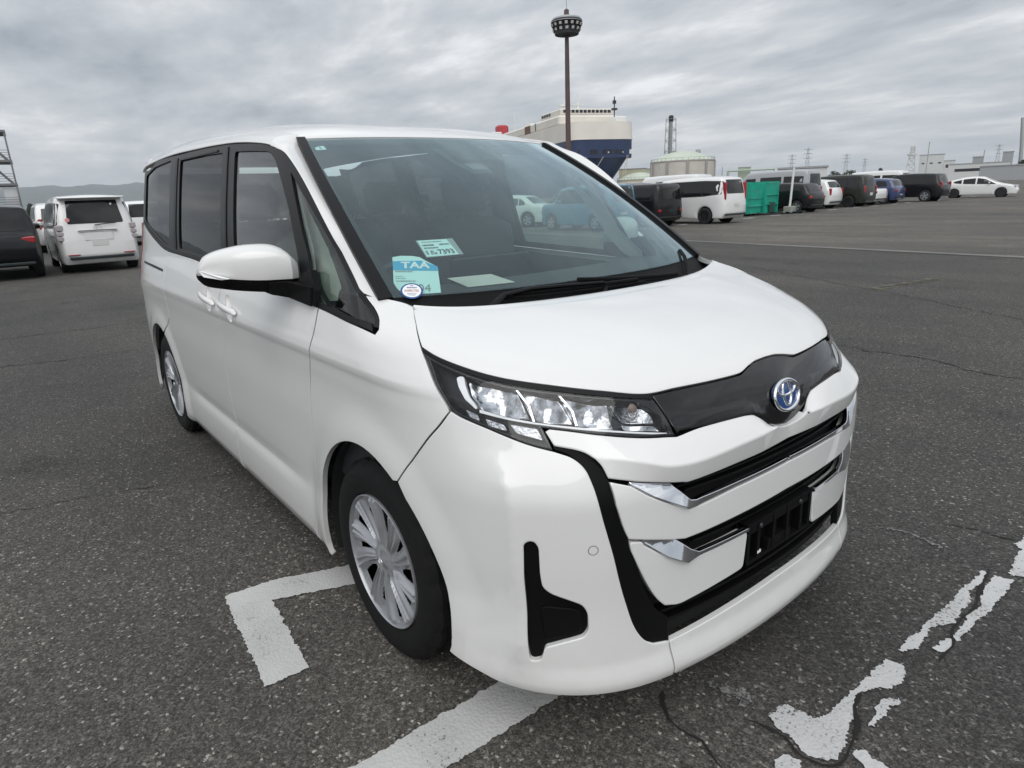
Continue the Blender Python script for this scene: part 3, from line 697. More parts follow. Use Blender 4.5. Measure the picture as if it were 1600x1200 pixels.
for sgn in (1, -1):
    mi = sgn < 0
    hlo = np.vstack([cr(HL[:7], 4)[:-1], cr(HL[6:9], 3)[:-1], cr(HL[8:13], 4)[:-1], [HL[12], (5.017, .857)], cr(HL[14:19], 4)[:-1], cr([HL[18], HL[19], HL[0]], 5)[:-1]])
    hm = panel('headlight', hlo, SV, 'headlamp_dark', van, off=-.046, gap=.001, edge=.002, flange=0, mirror=mi, step=.03)
    hole = np.vstack([cr([(6.70, 1.016), (6.42, 1.004), (5.95, .987), (5.33, .966), (4.58, .950), (3.88, .934), (3.16, .918)], 4)[:-1], [(3.10, .885), (3.03, .847)], cr([(3.60, .855), (4.18, .869), (4.64, .881), (5.08, .890)], 4), [(5.10, .862), (5.06, .840)], cr([(5.44, .856), (6.05, .885), (6.50, .904), (6.68, .917)], 4), [(6.77, .965)]])
    panel('lamp_frame', hlo, SV, 'gloss_black', hm, holes=[hole], off=-.006, gap=.001, edge=.002, flange=.045, mirror=mi, step=.03)
    tl_ = np.vstack([cr(HL[:7], 5), (cr(HL[:7], 5)-np.array([0, .010]))[::-1]])
    panel('lamp_lip', tl_, SV, 'black_trim', hm, off=.0005, edge=.001, flange=.02, mirror=mi, step=.02)
    lens = panel('lens', hlo, SV, 'lens_clear', hm, off=-.001, gap=.002, edge=.003, flange=0, mirror=mi, step=.03)
    def bowl(k):
        def f(u, z, P):
            P2 = np.array(CELLS[k]); c = P2.mean(0); a = np.abs(u); return -.020*np.clip(1-((a-c[0])/.42)**2-((z-c[1])/.06)**2, 0, 1)+.006*np.sin((a-c[0])*9+z*60)
        return f
    for k in CELLS:
        panel('reflector', rnd(np.array(CELLS[k])*sc, .006)/sc, SV, 'reflector_ribbed' if k == 'cellD' else ('reflector' if k != 'cellE' else 'dull_chrome'), hm, disp=bowl(k), off=-.020, edge=.002, flange=.02, gap=.0015, mirror=mi, step=.009)
    D = [(6.237,.986),(6.132,.99),(6.044,.989),(6.106,.973),(6.143,.948),(6.085,.921),(6.14,.918),(6.273,.94),(6.292,.968)]
    panel('running_light', rnd(np.array(D)*sc, .004)/sc, SV, 'white_diffuser', hm, off=-.012, edge=.002, flange=.02, mirror=mi, step=.012)
    D = [(6.08,.911),(5.591,.899),(5.088,.889),(4.51,.877),(3.937,.865),(3.069,.844),(3.06,.848),(3.924,.869),(4.494,.882),(5.07,.893),(5.571,.904),(6.052,.918)]
    panel('running_light', D, SV, 'white_diffuser', hm, off=-.010, edge=.001, flange=.02, mirror=mi, step=.012)
    for D in ([(6.365,.916),(6.147,.905),(6.148,.89),(6.347,.899)], [(6.006,.899),(5.683,.887),(5.675,.873),(6.02,.883)], [(5.57,.889),(5.119,.88),(5.116,.855),(5.531,.87)]):
        panel('turn_signal', rnd(np.array(D)*sc, .003)/sc, SV, 'reflector_ribbed', hm, off=-.008, edge=.0015, flange=.02, mirror=mi, step=.012)
    for k, x in (('cellA', 5.161), ('cellB', 4.52)):
        panel('divider', [(x+.02, .968 if k == 'cellA' else .952), (x-.06, .93 if k == 'cellA' else .915), (x-.02, .895 if k == 'cellA' else .884), (x-.06, .895 if k == 'cellA' else .884), (x-.10, .93 if k == 'cellA' else .915), (x-.02, .968 if k == 'cellA' else .952)], SV, 'chrome', hm, off=-.008, edge=.0006, flange=.02, mirror=mi, step=.012)
    P = SV(np.array([3.45]), np.array([.905]))[0]
    MB().lathe([(0, .006), (.009, .004), (.012, -.006)], 'x', (P[0]-.014, P[1]*sgn, P[2]), 16).build('bulb', 'amber', hm, smooth=True)
# ------------------------------------------------------------------ hood
ZT = pchip([0, .3, .62, 1.03, 2.54, 3.1, 3.86, 4.585, 5.35, 6.0, 6.49, 6.772], [.953, .952, .946, .936, .938, .935, .951, .968, .985, 1.006, 1.025, 1.041])
KC = np.array([.09, .707, 1.118])
def Wb(s):
    s = np.asarray(s, float); return np.stack([KC[0]+.145*(1-np.abs(s)**2.2), -KC[1]*s, KC[2]-.020*(1-np.abs(s)**7)], -1)
def hoodS(a, b):
    """a -1..1 across, b 0 at the lamps .. 1 at the windscreen"""
    sg = np.where(a < 0, -1, 1); aa = np.minimum(np.abs(a), 1.02); u = 6.772*aa; z = ZT(u)
    E = S0(u, z+.001); E2 = S0(u, z-.011); T = E-E2; T /= np.linalg.norm(T, axis=1)[:, None]
    W = Wb(aa); D = np.linalg.norm(W-E, axis=1)[:, None]
    dr = E-W; dr[:, 2] *= .25; dr /= np.linalg.norm(dr, axis=1)[:, None]
    P1 = E+T*D*(.16+.12*aa**3)[:, None]; P2 = W+dr*D*(.45*(1-aa**4))[:, None]; b = np.clip(b, -.02, 1.02)[:, None]
    X = (1-b)**3*E+3*b*(1-b)**2*P1+3*b*b*(1-b)*P2+b**3*W
    X[:, 1] *= sg; return X
def hood_d(a, b, P):
    # shallow power bulge with soft shoulders and a raised rear lip
    y = np.abs(P[:, 1]); w = np.clip((b-.12)/.3, 0, 1)*np.clip((1-b)/.12, 0, 1)
    return .007*w*(1/(1+np.exp((y-.46)/.03)))+.004*np.clip((b-.9)/.06, 0, 1)*np.clip((1.0-b)/.03, 0, 1)
hood = panel('hood', [(-1, 0), (1, 0), (1, 1), (-1, 1)], hoodS, BODY, van, disp=hood_d, scale=(.95, .75), gap=.0018, edge=.004, flange=.02, step=.02, flip=False)
# ------------------------------------------------------------------ windscreen
simple('dash_cam', (.03, .031, .034), .6); simple('lens_grey', (.10, .11, .115), .2)
def WS(s, t):
    s = np.asarray(s, float); t = np.asarray(t, float); a = np.abs(s)
    xb = .135-.150*a**2.4; xt = -.722-.104*a**2.2
    x = xb+(xt-xb)*t; y = s*(.738+(.607-.738)*t+.018*4*t*(1-t)); zb = 1.128+.006*a**3; zt = 1.645-.008*a*a
    z = zb+(zt-zb)*t; k = .020*4*t*(1-t)
    return np.stack([x+k*.5, -y, z+k*.85], -1)
ws_out = np.array([(-1, 0), (1, 0), (1, 1), (-1, 1)])
WSC = (.68, .95)
ws = panel('windscreen', ws_out, WS, 'windscreen_glass', van, scale=WSC, edge=.001, flange=0, step=.06, bstep=.03, gap=.001)
inner = np.vstack([[(-.93, .018), (-.60, .014), (0, .010), (.60, .014), (.93, .018)], [(.945, .5), (.958, .90), (.93, .945)], [(.30, .955), (.16, .955), (.13, .80), (-.13, .80), (-.16, .955), (-.30, .955)], [(-.93, .945), (-.958, .90), (-.945, .5)]])
panel('windscreen_band', ws_out, WS, 'frit', ws, scale=WSC, holes=[rnd(inner*np.array(WSC), .03)/np.array(WSC)], off=-.004, edge=.001, flange=0, step=.05, gap=.002)
cu = panel('camera_housing', [(.21, .955), (-.11, .955), (-.05, .715), (.10, .715), (.155, .80)], WS, 'dash_cam', ws, scale=WSC, off=-.018, edge=.006, flange=.05, step=.04)
panel('camera_window', [(.10, .79), (-.01, .79), (-.03, .735), (.09, .735)], WS, 'lens_grey', cu, scale=WSC, off=-.014, edge=.002, flange=.003, step=.04)
panel('sensor_patch', [(-.12, .95), (-.25, .945), (-.235, .80), (-.125, .80)], WS, 'frit', ws, scale=WSC, off=-.006, edge=.001, flange=0, step=.04)
# black side mouldings along the windscreen
for sgn in (1, -1):
    panel('windscreen_moulding', [(.972, -.01), (1.024, -.01), (1.022, 1.0), (.972, 1.0)], WS, 'black_trim', van, scale=WSC, off=.012, edge=.003, flange=.02, step=.03, mirror=sgn < 0)
# cowl
def CW(s, t):
    s = np.asarray(s, float); t = np.asarray(t, float)[:, None]; a = WS(s, np.zeros_like(s))-np.array([0, 0, .004]); b = Wb(s)+np.array([.02, 0, -.030])
    X = a+(b-a)*t; X[:, 2] -= (.020*np.sin(np.pi*np.clip(t[:, 0], 0, 1))); return X
panel('cowl', [(-1.03, -.05), (1.03, -.05), (1.03, 1), (-1.03, 1)], CW, 'black_plastic', van, scale=(.72, .13), edge=.002, flange=.01, step=.03, flip=True)
# ------------------------------------------------------------------ roof and side rails
zc_ = pchip([-3.9, -3.75, -3.5, -3.2, -2.6, -2.0, -1.5, -1.1, -.9, -.8, -.70], [1.735, 1.775, 1.805, 1.822, 1.828, 1.806, 1.772, 1.728, 1.697, 1.676, 1.640])
ys_ = pchip([-3.9, -3.6, -3.3, -2.6, -1.4, -.94, -.78, -.6], [.61, .655, .680, .695, .704, .713, .719, .73]); zs_ = pchip([-3.9, -3.3, -2.57, -1.96, -1.39, -.94, -.78, -.6], [1.66, 1.687, 1.696, 1.686, 1.668, 1.632, 1.606, 1.56])
def roof_pt(x, f):
    """x station, f 0 centre .. 1 window line"""
    ys, zs, zc = ys_(x), zs_(x), zc_(x); y = ys*f; z = zs+(zc-zs)*np.clip(1-np.abs(f)**3.4, 0, 1)**(1/1.6)
    return np.stack([x, -y, z], -1)
FD = .845
def RF(s, t):
    s = np.asarray(s, float); t = np.asarray(t, float); xf = -.728-.106*np.abs(s)**2.2
    X = roof_pt(xf+(-3.78-xf)*t, s*FD); Zf = roof_pt(xf, s*FD)[:, 2]; X[:, 2] += (1.648-.006*s*s-Zf)*np.exp(-np.clip(t, 0, 1)/.035); return X
roof = panel('roof', [(-1, 0), (1, 0), (1, 1), (-1, 1)], RF, BODY, van, scale=(.6, 3.0), edge=.004, flange=.015, step=.04, gap=.003)
def RAIL(s, t):
    """cant rail: s 0 ditch .. 1 window line, t 0 front (top of pillar) .. 1 rear"""
    s = np.asarray(s, float); t = np.asarray(t, float); x = -.84+(-3.74+.84)*t; return roof_pt(x, FD+.006+(1-.006-FD)*s)
# A-pillar: between the windscreen edge and the side-window line, running up into the cant rail
pil_o = SV(*cr([(7.923, 1.146), (9.181, 1.27), (11.099, 1.461), (12.633, 1.569), (13.704, 1.603), (14.30, 1.6155)], 10).T)     # window side, bottom to top
dl = np.concatenate([[0], np.cumsum(np.linalg.norm(np.diff(pil_o, axis=0), axis=1))]); dl /= dl[-1]
top_in = roof_pt(np.array([-.835]), np.array([FD+.006]))[0]
tt = np.linspace(0, 1, 40); pil_i = WS(np.full(40, 1.018), tt*1.0)+np.array([0, 0, -.006]); pil_i[-1] = top_in
di = np.concatenate([[0], np.cumsum(np.linalg.norm(np.diff(pil_i, axis=0), axis=1))]); di /= di[-1]
end_o = roof_pt(np.array([-.84]), np.array([1.0]))[0]
def PIL(s, t):
    s = np.asarray(s, float)[:, None]; t = np.clip(np.asarray(t, float), -.02, 1.02)
    o = np.stack([np.interp(t, dl, pil_o[:, k]) for k in range(3)], -1); i = np.stack([np.interp(t, di, pil_i[:, k]) for k in range(3)], -1)
    w = np.clip((t-.75)/.25, 0, 1)[:, None]
    T = np.array([-.12, .20, .97]); m = o+T*np.linalg.norm(i-o, axis=1)[:, None]*(.10+.30*w)
    sc_ = s
    return (1-sc_)**2*i+2*sc_*(1-sc_)*m+sc_**2*o
for sgn in (1, -1):
    mi = sgn < 0
    panel('roof_rail', [(0, 0), (1, 0), (1, 1), (0, 1)], RAIL, BODY, van, scale=(.14, 3.0), edge=.003, flange=.012, step=.03, gap=.0005, mirror=mi)
    panel('windscreen_pillar', [(0, 0), (1, 0), (1, 1), (0, 1)], PIL, BODY, van, scale=(.13, 1.05), edge=.003, flange=.012, step=.02, gap=.0005, mirror=mi)
# ------------------------------------------------------------------ door mirrors
ztop_ = pchip([.912, .931, .957, .981, 1.025, 1.078, 1.126, 1.145, 1.152], [1.238, 1.270, 1.296, 1.303, 1.305, 1.298, 1.280, 1.252, 1.228])
zsp_ = pchip([.912, 1.0, 1.11, 1.152], [1.200, 1.202, 1.213, 1.222]); zbt_ = pchip([.90, .971, 1.11, 1.137, 1.152], [1.150, 1.160, 1.180, 1.190, 1.208]); zcr_ = pchip([.912, 1.03, 1.152], [1.234, 1.243, 1.238])
def mm(x, y, z):
    y2 = max(1.599-(1.599-y)*1.17, .800); return (x-.335-.30*(y2-.90), y2, 1.402-(1.402-z)*1.17)
for sgn in (1, -1):
    root = empty('door_mirror'); root.parent = van
    ys = np.concatenate([np.linspace(.912, .935, 5), np.linspace(.94, 1.11, 18), np.linspace(1.115, 1.152, 9)])
    capv = []; basev = []
    for y in ys:
        e = np.clip((y-.99)/.162, 0, 1); xf = -.165-.10*e**2.2-.03*np.clip((.94-y)/.03, 0, 1); xb = -.305; zt, zs, zb, zc = ztop_(y), zsp_(y), zbt_(y), zcr_(y); zc = min(zc, zt-.001); zs = min(zs, zc-.001)
        sec = []
        for k in range(9):
            t = k/8; sec.append(((1-t)**2*xb+2*t*(1-t)*(xf+.01)+t*t*xf, (1-t)**2*(zt-.008)+2*t*(1-t)*(zt+.014*(1-e))+t*t*zc))
        sec += [(xf+.001, zc-.5*(zc-zs)), (xf-.004, zs)]
        sec += [(xb, zs)]
        capv.append([(a_, -b_*sgn, c_) for a_, b_, c_ in (mm(x, y, z) for x, z in sec)])
        s2 = [(xb-.002, zs-.0015), (xf-.008, zs-.0015), (xf-.012, zs-.5*(zs-zb)), (xf-.035, zb+.002), (xb+.01, zb), (xb-.002, zb+.006)]
        basev.append([(a_, -b_*sgn, c_) for a_, b_, c_ in (mm(x, y, z) for x, z in s2)])
    def loft(name, R, mat, par, sm=True):
        K = len(R[0]); v = [p for r in R for p in r]; f = []
        for i in range(len(R)-1):
            for k in range(K):
                l = (k+1) % K; f.append((i*K+k, i*K+l, (i+1)*K+l, (i+1)*K+k))
        f += [tuple(range(K)), tuple((len(R)-1)*K+k for k in range(K))]
        mb = MB(); mb.v = v; mb.f = f; return mb.build(name, mat, par, smooth=sm, sharp=38)
    loft('mirror_cap', capv, BODY, root); loft('mirror_base', basev, 'black_plastic', root)
    gp = [mm(-.3095, y, z) for y, z in ((.94, 1.19), (1.02, 1.19), (1.11, 1.205), (1.125, 1.25), (1.10, 1.278), (1.0, 1.288), (.95, 1.28), (.93, 1.24))]
    MB().prism([(x, -y*sgn, z) for x, y, z in gp], (-.003, 0, 0)).build('mirror_glass', 'mirror_silver', root)
    tl = [mm(*q) for q in [(-.262, 1.151, 1.234), (-.236, 1.143, 1.231), (-.19, 1.118, 1.2175), (-.176, 1.098, 1.2125), (-.19, 1.112, 1.2105), (-.24, 1.145, 1.2185)]]
    MB().prism([(x+.003, -(y+.003)*sgn, z) for x, y, z in tl], (-.012, .008*sgn, 0)).build('side_repeater', 'white_diffuser', root)
    arm = [[(x, -y*sgn, z) for x, y, z in S_] for S_ in (
        [(-.49, .90, 1.160), (-.60, .90, 1.160), (-.60, .90, 1.125), (-.50, .90, 1.120)],
        [(-.46, .855, 1.160), (-.60, .855, 1.160), (-.60, .855, 1.115), (-.47, .855, 1.108)],
        [(-.33, .832, 1.150), (-.58, .825, 1.16), (-.58, .838, 1.108), (-.32, .842, 1.092)],
        [(-.33, .800, 1.150), (-.58, .795, 1.16), (-.58, .815, 1.108), (-.32, .82, 1.092)])]
    loft('mirror_arm', arm, 'black_plastic', root, False)
    sail = [(-.300, .833, 1.094), (-.308, .822, 1.140), (-.36, .808, 1.20), (-.43, .808, 1.19), (-.50, .835, 1.105)]
    MB().prism([(x, -(y+.003)*sgn, z) for x, y, z in sail], (0, .02*sgn, 0)).build('mirror_sail', 'black_plastic', root)
# ------------------------------------------------------------------ wheels
def wheel_parts():
    R = .326
    prof = []
    # sidewall outer (y negative is outboard) bead to tread and over
    for r, y in [(.212, -.080), (.222, -.0965), (.245, -.1035), (.275, -.104), (.300, -.098), (.314, -.088), (.3215, -.078)]: prof.append((r, y))
    yy = -.076
    for g in (-.05, -.017, .017, .05):
        prof += [(R-.0006, yy), (R, g-.007), (R-.008, g-.005), (R-.008, g+.005), (R, g+.007)]; yy = g+.01
    prof += [(R, .076), (.3215, .078), (.314, .088), (.300, .098), (.275, .104), (.245, .1), (.212, .08)]
    t = MB().lathe(prof, 'y', (0, 0, 0), 144).build('wheel', 'rubber', None, smooth=True, sharp=40)
    me_ = t.data
    for i_, v_ in enumerate(me_.vertices):
        k_ = i_ % 144; r_ = math.hypot(v_.co.x, v_.co.z)
        if r_ > .3135 and abs(v_.co.y) > .052 and k_ % 6 in (0, 1): f_ = (r_-.0065)/r_; v_.co.x *= f_; v_.co.z *= f_
    # cover: ten swirled windows, twin-blade spokes
    nr, na = 44, 360; rs = np.concatenate([np.linspace(.001, .05, 8), np.linspace(.055, .214, nr-8)])
    TH, RR = np.meshgrid(np.arange(na)*2*np.pi/na, rs); swirl = TH-1.15*(RR-.05)
    m = (swirl/(2*np.pi)*10) % 2; ev = m < 1; q = np.abs((m % 1)-.5)*2     # 0 at the middle of a window, 1 at a spoke
    w = np.clip((RR-.05)/.03, 0, 1)*np.clip((.212-RR)/.012, 0, 1)
    wid = np.where(ev, .62, .34); depth = np.clip((wid-q)/.16, -1, 1)*.5+.5
    # dish, ridge lines on the blades and a raised rim ring
    Y = -.084-.010*np.clip((RR-.03)/.17, 0, 1)**1.2+.004*np.clip((RR-.2)/.014, 0, 1)
    Y = Y+w*(.012*depth*np.where(ev, 1, .8))-w*.0065*np.exp(-((q-.80)/.09)**2)-w*.004*np.exp(-((q-1.0)/.05)**2)*0
    Y = Y-.006*np.exp(-(RR/.024)**4)
    hole = (RR > np.where(ev, .098, .092)) & (RR < np.where(ev, .190, .172)) & (q < np.where(ev, .46, .22)*np.clip((RR-.07)/.06, .3, 1))
    V = np.stack([RR*np.cos(TH), Y, RR*np.sin(TH)], -1).reshape(-1, 3); F = []
    for i in range(nr-1):
        for j in range(na):
            j2 = (j+1) % na
            if hole[i, j] and hole[i+1, j] and hole[i, j2] and hole[i+1, j2]: continue
            F.append((i*na+j, i*na+j2, (i+1)*na+j2, (i+1)*na+j))
    F.append(tuple(range(na))[::-1])
    cv = add('wheel_cover', V, F, 'silver_plastic', t, smooth=True, sharp=40)
    MB().lathe([(.2165, -.086), (.2165, -.100), (.2135, -.1015), (.2105, -.097), (.2105, -.085)], 'y', (0, 0, 0), 72).build('rim_flange', 'silver_plastic', t, smooth=True)
    MB().lathe([(.03, -.040), (.205, -.040), (.205, .05)], 'y', (0, 0, 0), 48).build('brake_shadow', 'dark_metal', t)
    v = []; f = []
    for args in ((0, 0, .0135, .0095, .0014, .0015), (0, .0015, .0045, .008, .0012, .0014), (0, .004, .010, .0042, .0012, .0014)):
        a, b = ellipse_ring(*args, n=28); n = len(v); v += [(y, -.0995-x, z) for x, y, z in a]; f += [tuple(n+i for i in qd) for qd in b]
    add('hub_badge', v, f, 'chrome', t, smooth=True)
    return t
w0 = wheel_parts(); first = True
kids = list(w0.children)
for x in (0.0, -2.85):
    for sgn in (1, -1):
        if first: o = w0; first = False
        else:
            o = w0.copy(); COLL.objects.link(o)
            for c in kids:
                d = c.copy(); COLL.objects.link(d); d.parent = o
        o.parent = van; o.location = (x, -.745*sgn, .3225); o.rotation_euler = (0, random.uniform(0, 6) if not (x == 0 and sgn == 1) else 0.35, 0 if sgn > 0 else math.pi)
# ------------------------------------------------------------------ wipers
def wiper(name, pivot_s, tip_s, t0, t1, arm_frac):
    r = empty(name); r.parent = van
    s = np.linspace(pivot_s, tip_s, 16); t = np.linspace(t0, t1, 16)
    P = CW(s, t)+np.array([.0, 0, .026]); Q = CW(s, t)+np.array([.0, 0, .016])
    MB().tube(list(Q), .004, 6, ry=.007).build('blade', 'rubber', r)
    b = MB(); b.tube(list(P[1:15]), .006, 8, ry=.008); b.build('blade_spine', 'black_plastic', r, smooth=True)
    return r
wr = wiper('wiper', .58, -.24, .30, .42, .5)
A_ = [CW(np.array([a_]), np.array([b_]))[0]+np.array([0, 0, h_]) for a_, b_, h_ in ((.72, .86, .004), (.66, .62, .022), (.58, .40, .036), (.45, .34, .040), (.25, .36, .038), (.05, .40, .034))]
MB().tube(A_, .020, 8, r2=.008, ry=.006).build('arm', 'black_plastic', wr, smooth=True)
MB().lathe([(0, .02), (.016, .018), (.020, 0), (.02, -.02)], 'z', tuple(A_[0]), 16).build('pivot_cap', 'black_plastic', wr, smooth=True)
wr2 = wiper('wiper', .22, -.58, .12, .55, .5)
for P_, off in ((((.10, .7), (.02, .35), (-.06, .22), (-.20, .30)), 0), (((-.62, .7), (-.70, .35), (-.76, .0), (-.80, -.35)), 0)):
    pts = [CW(np.array([s_]), np.array([t_]))[0]+np.array([0, 0, .018]) for s_, t_ in P_]
    MB().tube(pts, .008, 8, ry=.006).build('arm', 'black_plastic', wr2, smooth=True)
# ------------------------------------------------------------------ cabin
def DASH(s, t):
    s = np.asarray(s, float); t = np.asarray(t, float); base = WS(s, np.zeros_like(s))
    k = np.array([0, .25, .5, .62, .72, .85, 1.0]); dx = np.interp(t, k, [0, -.18, -.36, -.43, -.46, -.44, -.40]); dz = np.interp(t, k, [-.006, -.012, -.018, -.04, -.10, -.30, -.55])
    X = base.copy(); X[:, 0] = base[:, 0]*np.clip(1-t, 0, 1)+(.05)*np.clip(t, 0, 1)+dx; X[:, 2] = base[:, 2]+dz; X[:, 1] *= .97
    return X
simple('trim_grey', (.10, .10, .10), .85)
cab = empty('cabin'); cab.parent = van
panel('dashboard', [(-1, 0), (1, 0), (1, 1), (-1, 1)], DASH, 'dash_plastic', cab, scale=(.72, .8), edge=.003, flange=0, step=.04, flip=False)
MB().box((-3.6, -.78, .38), (.1, .78, .42)).build('floor', 'carpet', cab)
mb = MB()
for y0, y1 in ((-.20, .20),): mb.box((-.50, y0, 1.02), (-.475, y1, 1.18), bev=.01)
mb.build('display', 'gloss_black', cab)
def seat(x, y, w, name='seat', reclined=10):
    r = MB(); c = math.radians(reclined)
    r.box((x-.02, y-w/2, .62), (x+.48, y+w/2, .76), bev=.05)
    R3 = Matrix.Translation((x, 0, .72)) @ Matrix.Rotation(-c, 4, 'Y')
    r.box((-.12, y-w/2, 0), (.03, y+w/2, .60), M3=R3, bev=.05)
    if w < .7: hs = [y]
    else: hs = [y-w*.3, y+w*.3]
    for h in hs: r.box((-.09, h-.13, .63), (.0, h+.13, .82), M3=R3, bev=.04); r.box((-.05, h-.05, .58), (-.035, h+.05, .66), M3=R3)
    return r.build(name, 'seat_fabric', cab, smooth=True, sharp=60)
for y in (-.37, .37): seat(-1.02, y, .52)
for y in (-.40, .40): seat(-1.95, y, .54)
seat(-2.85, 0, 1.25, 'rear_bench')
stw = MB(); 
tt_ = np.linspace(0, 2*np.pi, 33)[:-1]; Rw = Matrix.Translation((-.60, -.37, 1.02)) @ Matrix.Rotation(math.radians(-62), 4, 'Y')
v, f = ellipse_ring(0, 0, .185, .185, .014, .014, 40); stw.v = [tuple(Rw @ Vector((z, y, -x))) if False else tuple(Rw @ Vector((y, z, x))) for x, y, z in v]; stw.f = f
stw.box((-.02, -.17, -.02), (.02, .17, .01), M3=Rw).box((-.06, -.06, -.03), (.07, .06, .02), M3=Rw, bev=.02)
stw.build('steering_wheel', 'dash_plastic', cab, smooth=True)
QTRIM = [(13.7, 1.525), (13.02, 1.478), (11.45, 1.33), (9.94, 1.162), (10.40, 1.127), (11.08, 1.119), (12.25, 1.32)]
def HEAD(s, t):
    s = np.asarray(s, float); t = np.asarray(t, float); xf = -.76-.10*np.abs(s)**2; X = roof_pt(xf+(-3.70-xf)*t, s*.93); X[:, 2] -= .045; return X
panel('headliner', [(-1, 0), (1, 0), (1, 1), (-1, 1)], HEAD, 'trim_light', cab, scale=(.6, 3.0), edge=.002, flange=0, step=.12, bstep=.08)
for sgn in (1, -1):
    mi = sgn < 0
    # inner trims of the pillars and doors
    for P, mt in (([(13.2,1.555),(12.7,1.53),(12.0,1.42),(11.3,1.28),(10.8,1.09),(11.55,1.10),(12.1,1.30),(12.7,1.45)], 'trim_light'), ([(20.3,1.64),(18.7,1.63),(18.6,1.16),(20.3,1.17)], 'trim_grey'), ([(29.9,1.66),(28.2,1.66),(28.2,1.2),(29.9,1.2)], 'trim_light')):
        panel('pillar_trim', P, SV, mt, cab, off=-.026, edge=.002, flange=0, step=.08, mirror=mi)
    panel('pillar_trim', QTRIM, SV, 'trim_light', cab, off=-.06, edge=.002, flange=0, step=.05, mirror=mi)
    panel('door_trim', [(36, 1.20), (11.2, 1.085), (11.2, .50), (36, .50)], SV, 'dash_plastic', cab, off=-.06, edge=.002, flange=0, step=.15, mirror=mi, bstep=.08)
c = WS(np.array([0.]), np.array([.90]))[0]
MB().box((c[0]-.16, -.13, c[2]-.11), (c[0]-.135, .13, c[2]-.035), bev=.02).build('rear_view_mirror', 'dash_plastic', cab, smooth=True)
# ------------------------------------------------------------------ rear end
UC = NU-2.0
def TG(s, z):
    s = np.asarray(s, float); X = S0(UC-np.abs(s), z); X[:, 1] *= np.where(s < 0, -1, 1); return X
tg = panel('tailgate', [(-4.2, .62), (4.2, .62), (4.2, 1.28), (-4.2, 1.28)], TG, BODY, van, gap=.003, step=.05, flip=True)
panel('rear_bumper', [(-4.2, .22), (4.2, .22), (4.2, .61), (-4.2, .61)], TG, BODY, van, gap=.003, step=.05, flip=True, off=.004)
panel('rear_glass', [(-4.6, 1.30), (4.6, 1.30), (4.6, 1.66), (-4.6, 1.66)], TG, 'privacy_glass', van, gap=.003, step=.1, flip=True)
for sgn in (1, -1):
    panel('tail_lamp', [(36.9, 1.33), (NU-6.4, 1.33), (NU-6.4, .92), (38.3, .92), (37.6, 1.2)], SV, 'red_lamp', van, off=.004, edge=.003, flange=.012, mirror=sgn < 0)
MB().box((-3.80, -.60, 1.70), (-3.62, .60, 1.755), bev=.02).build('roof_spoiler', BODY, van, smooth=True)
MB().box((-3.55, -.72, .24), (.55, .72, .30)).build('underbody', 'liner', van)
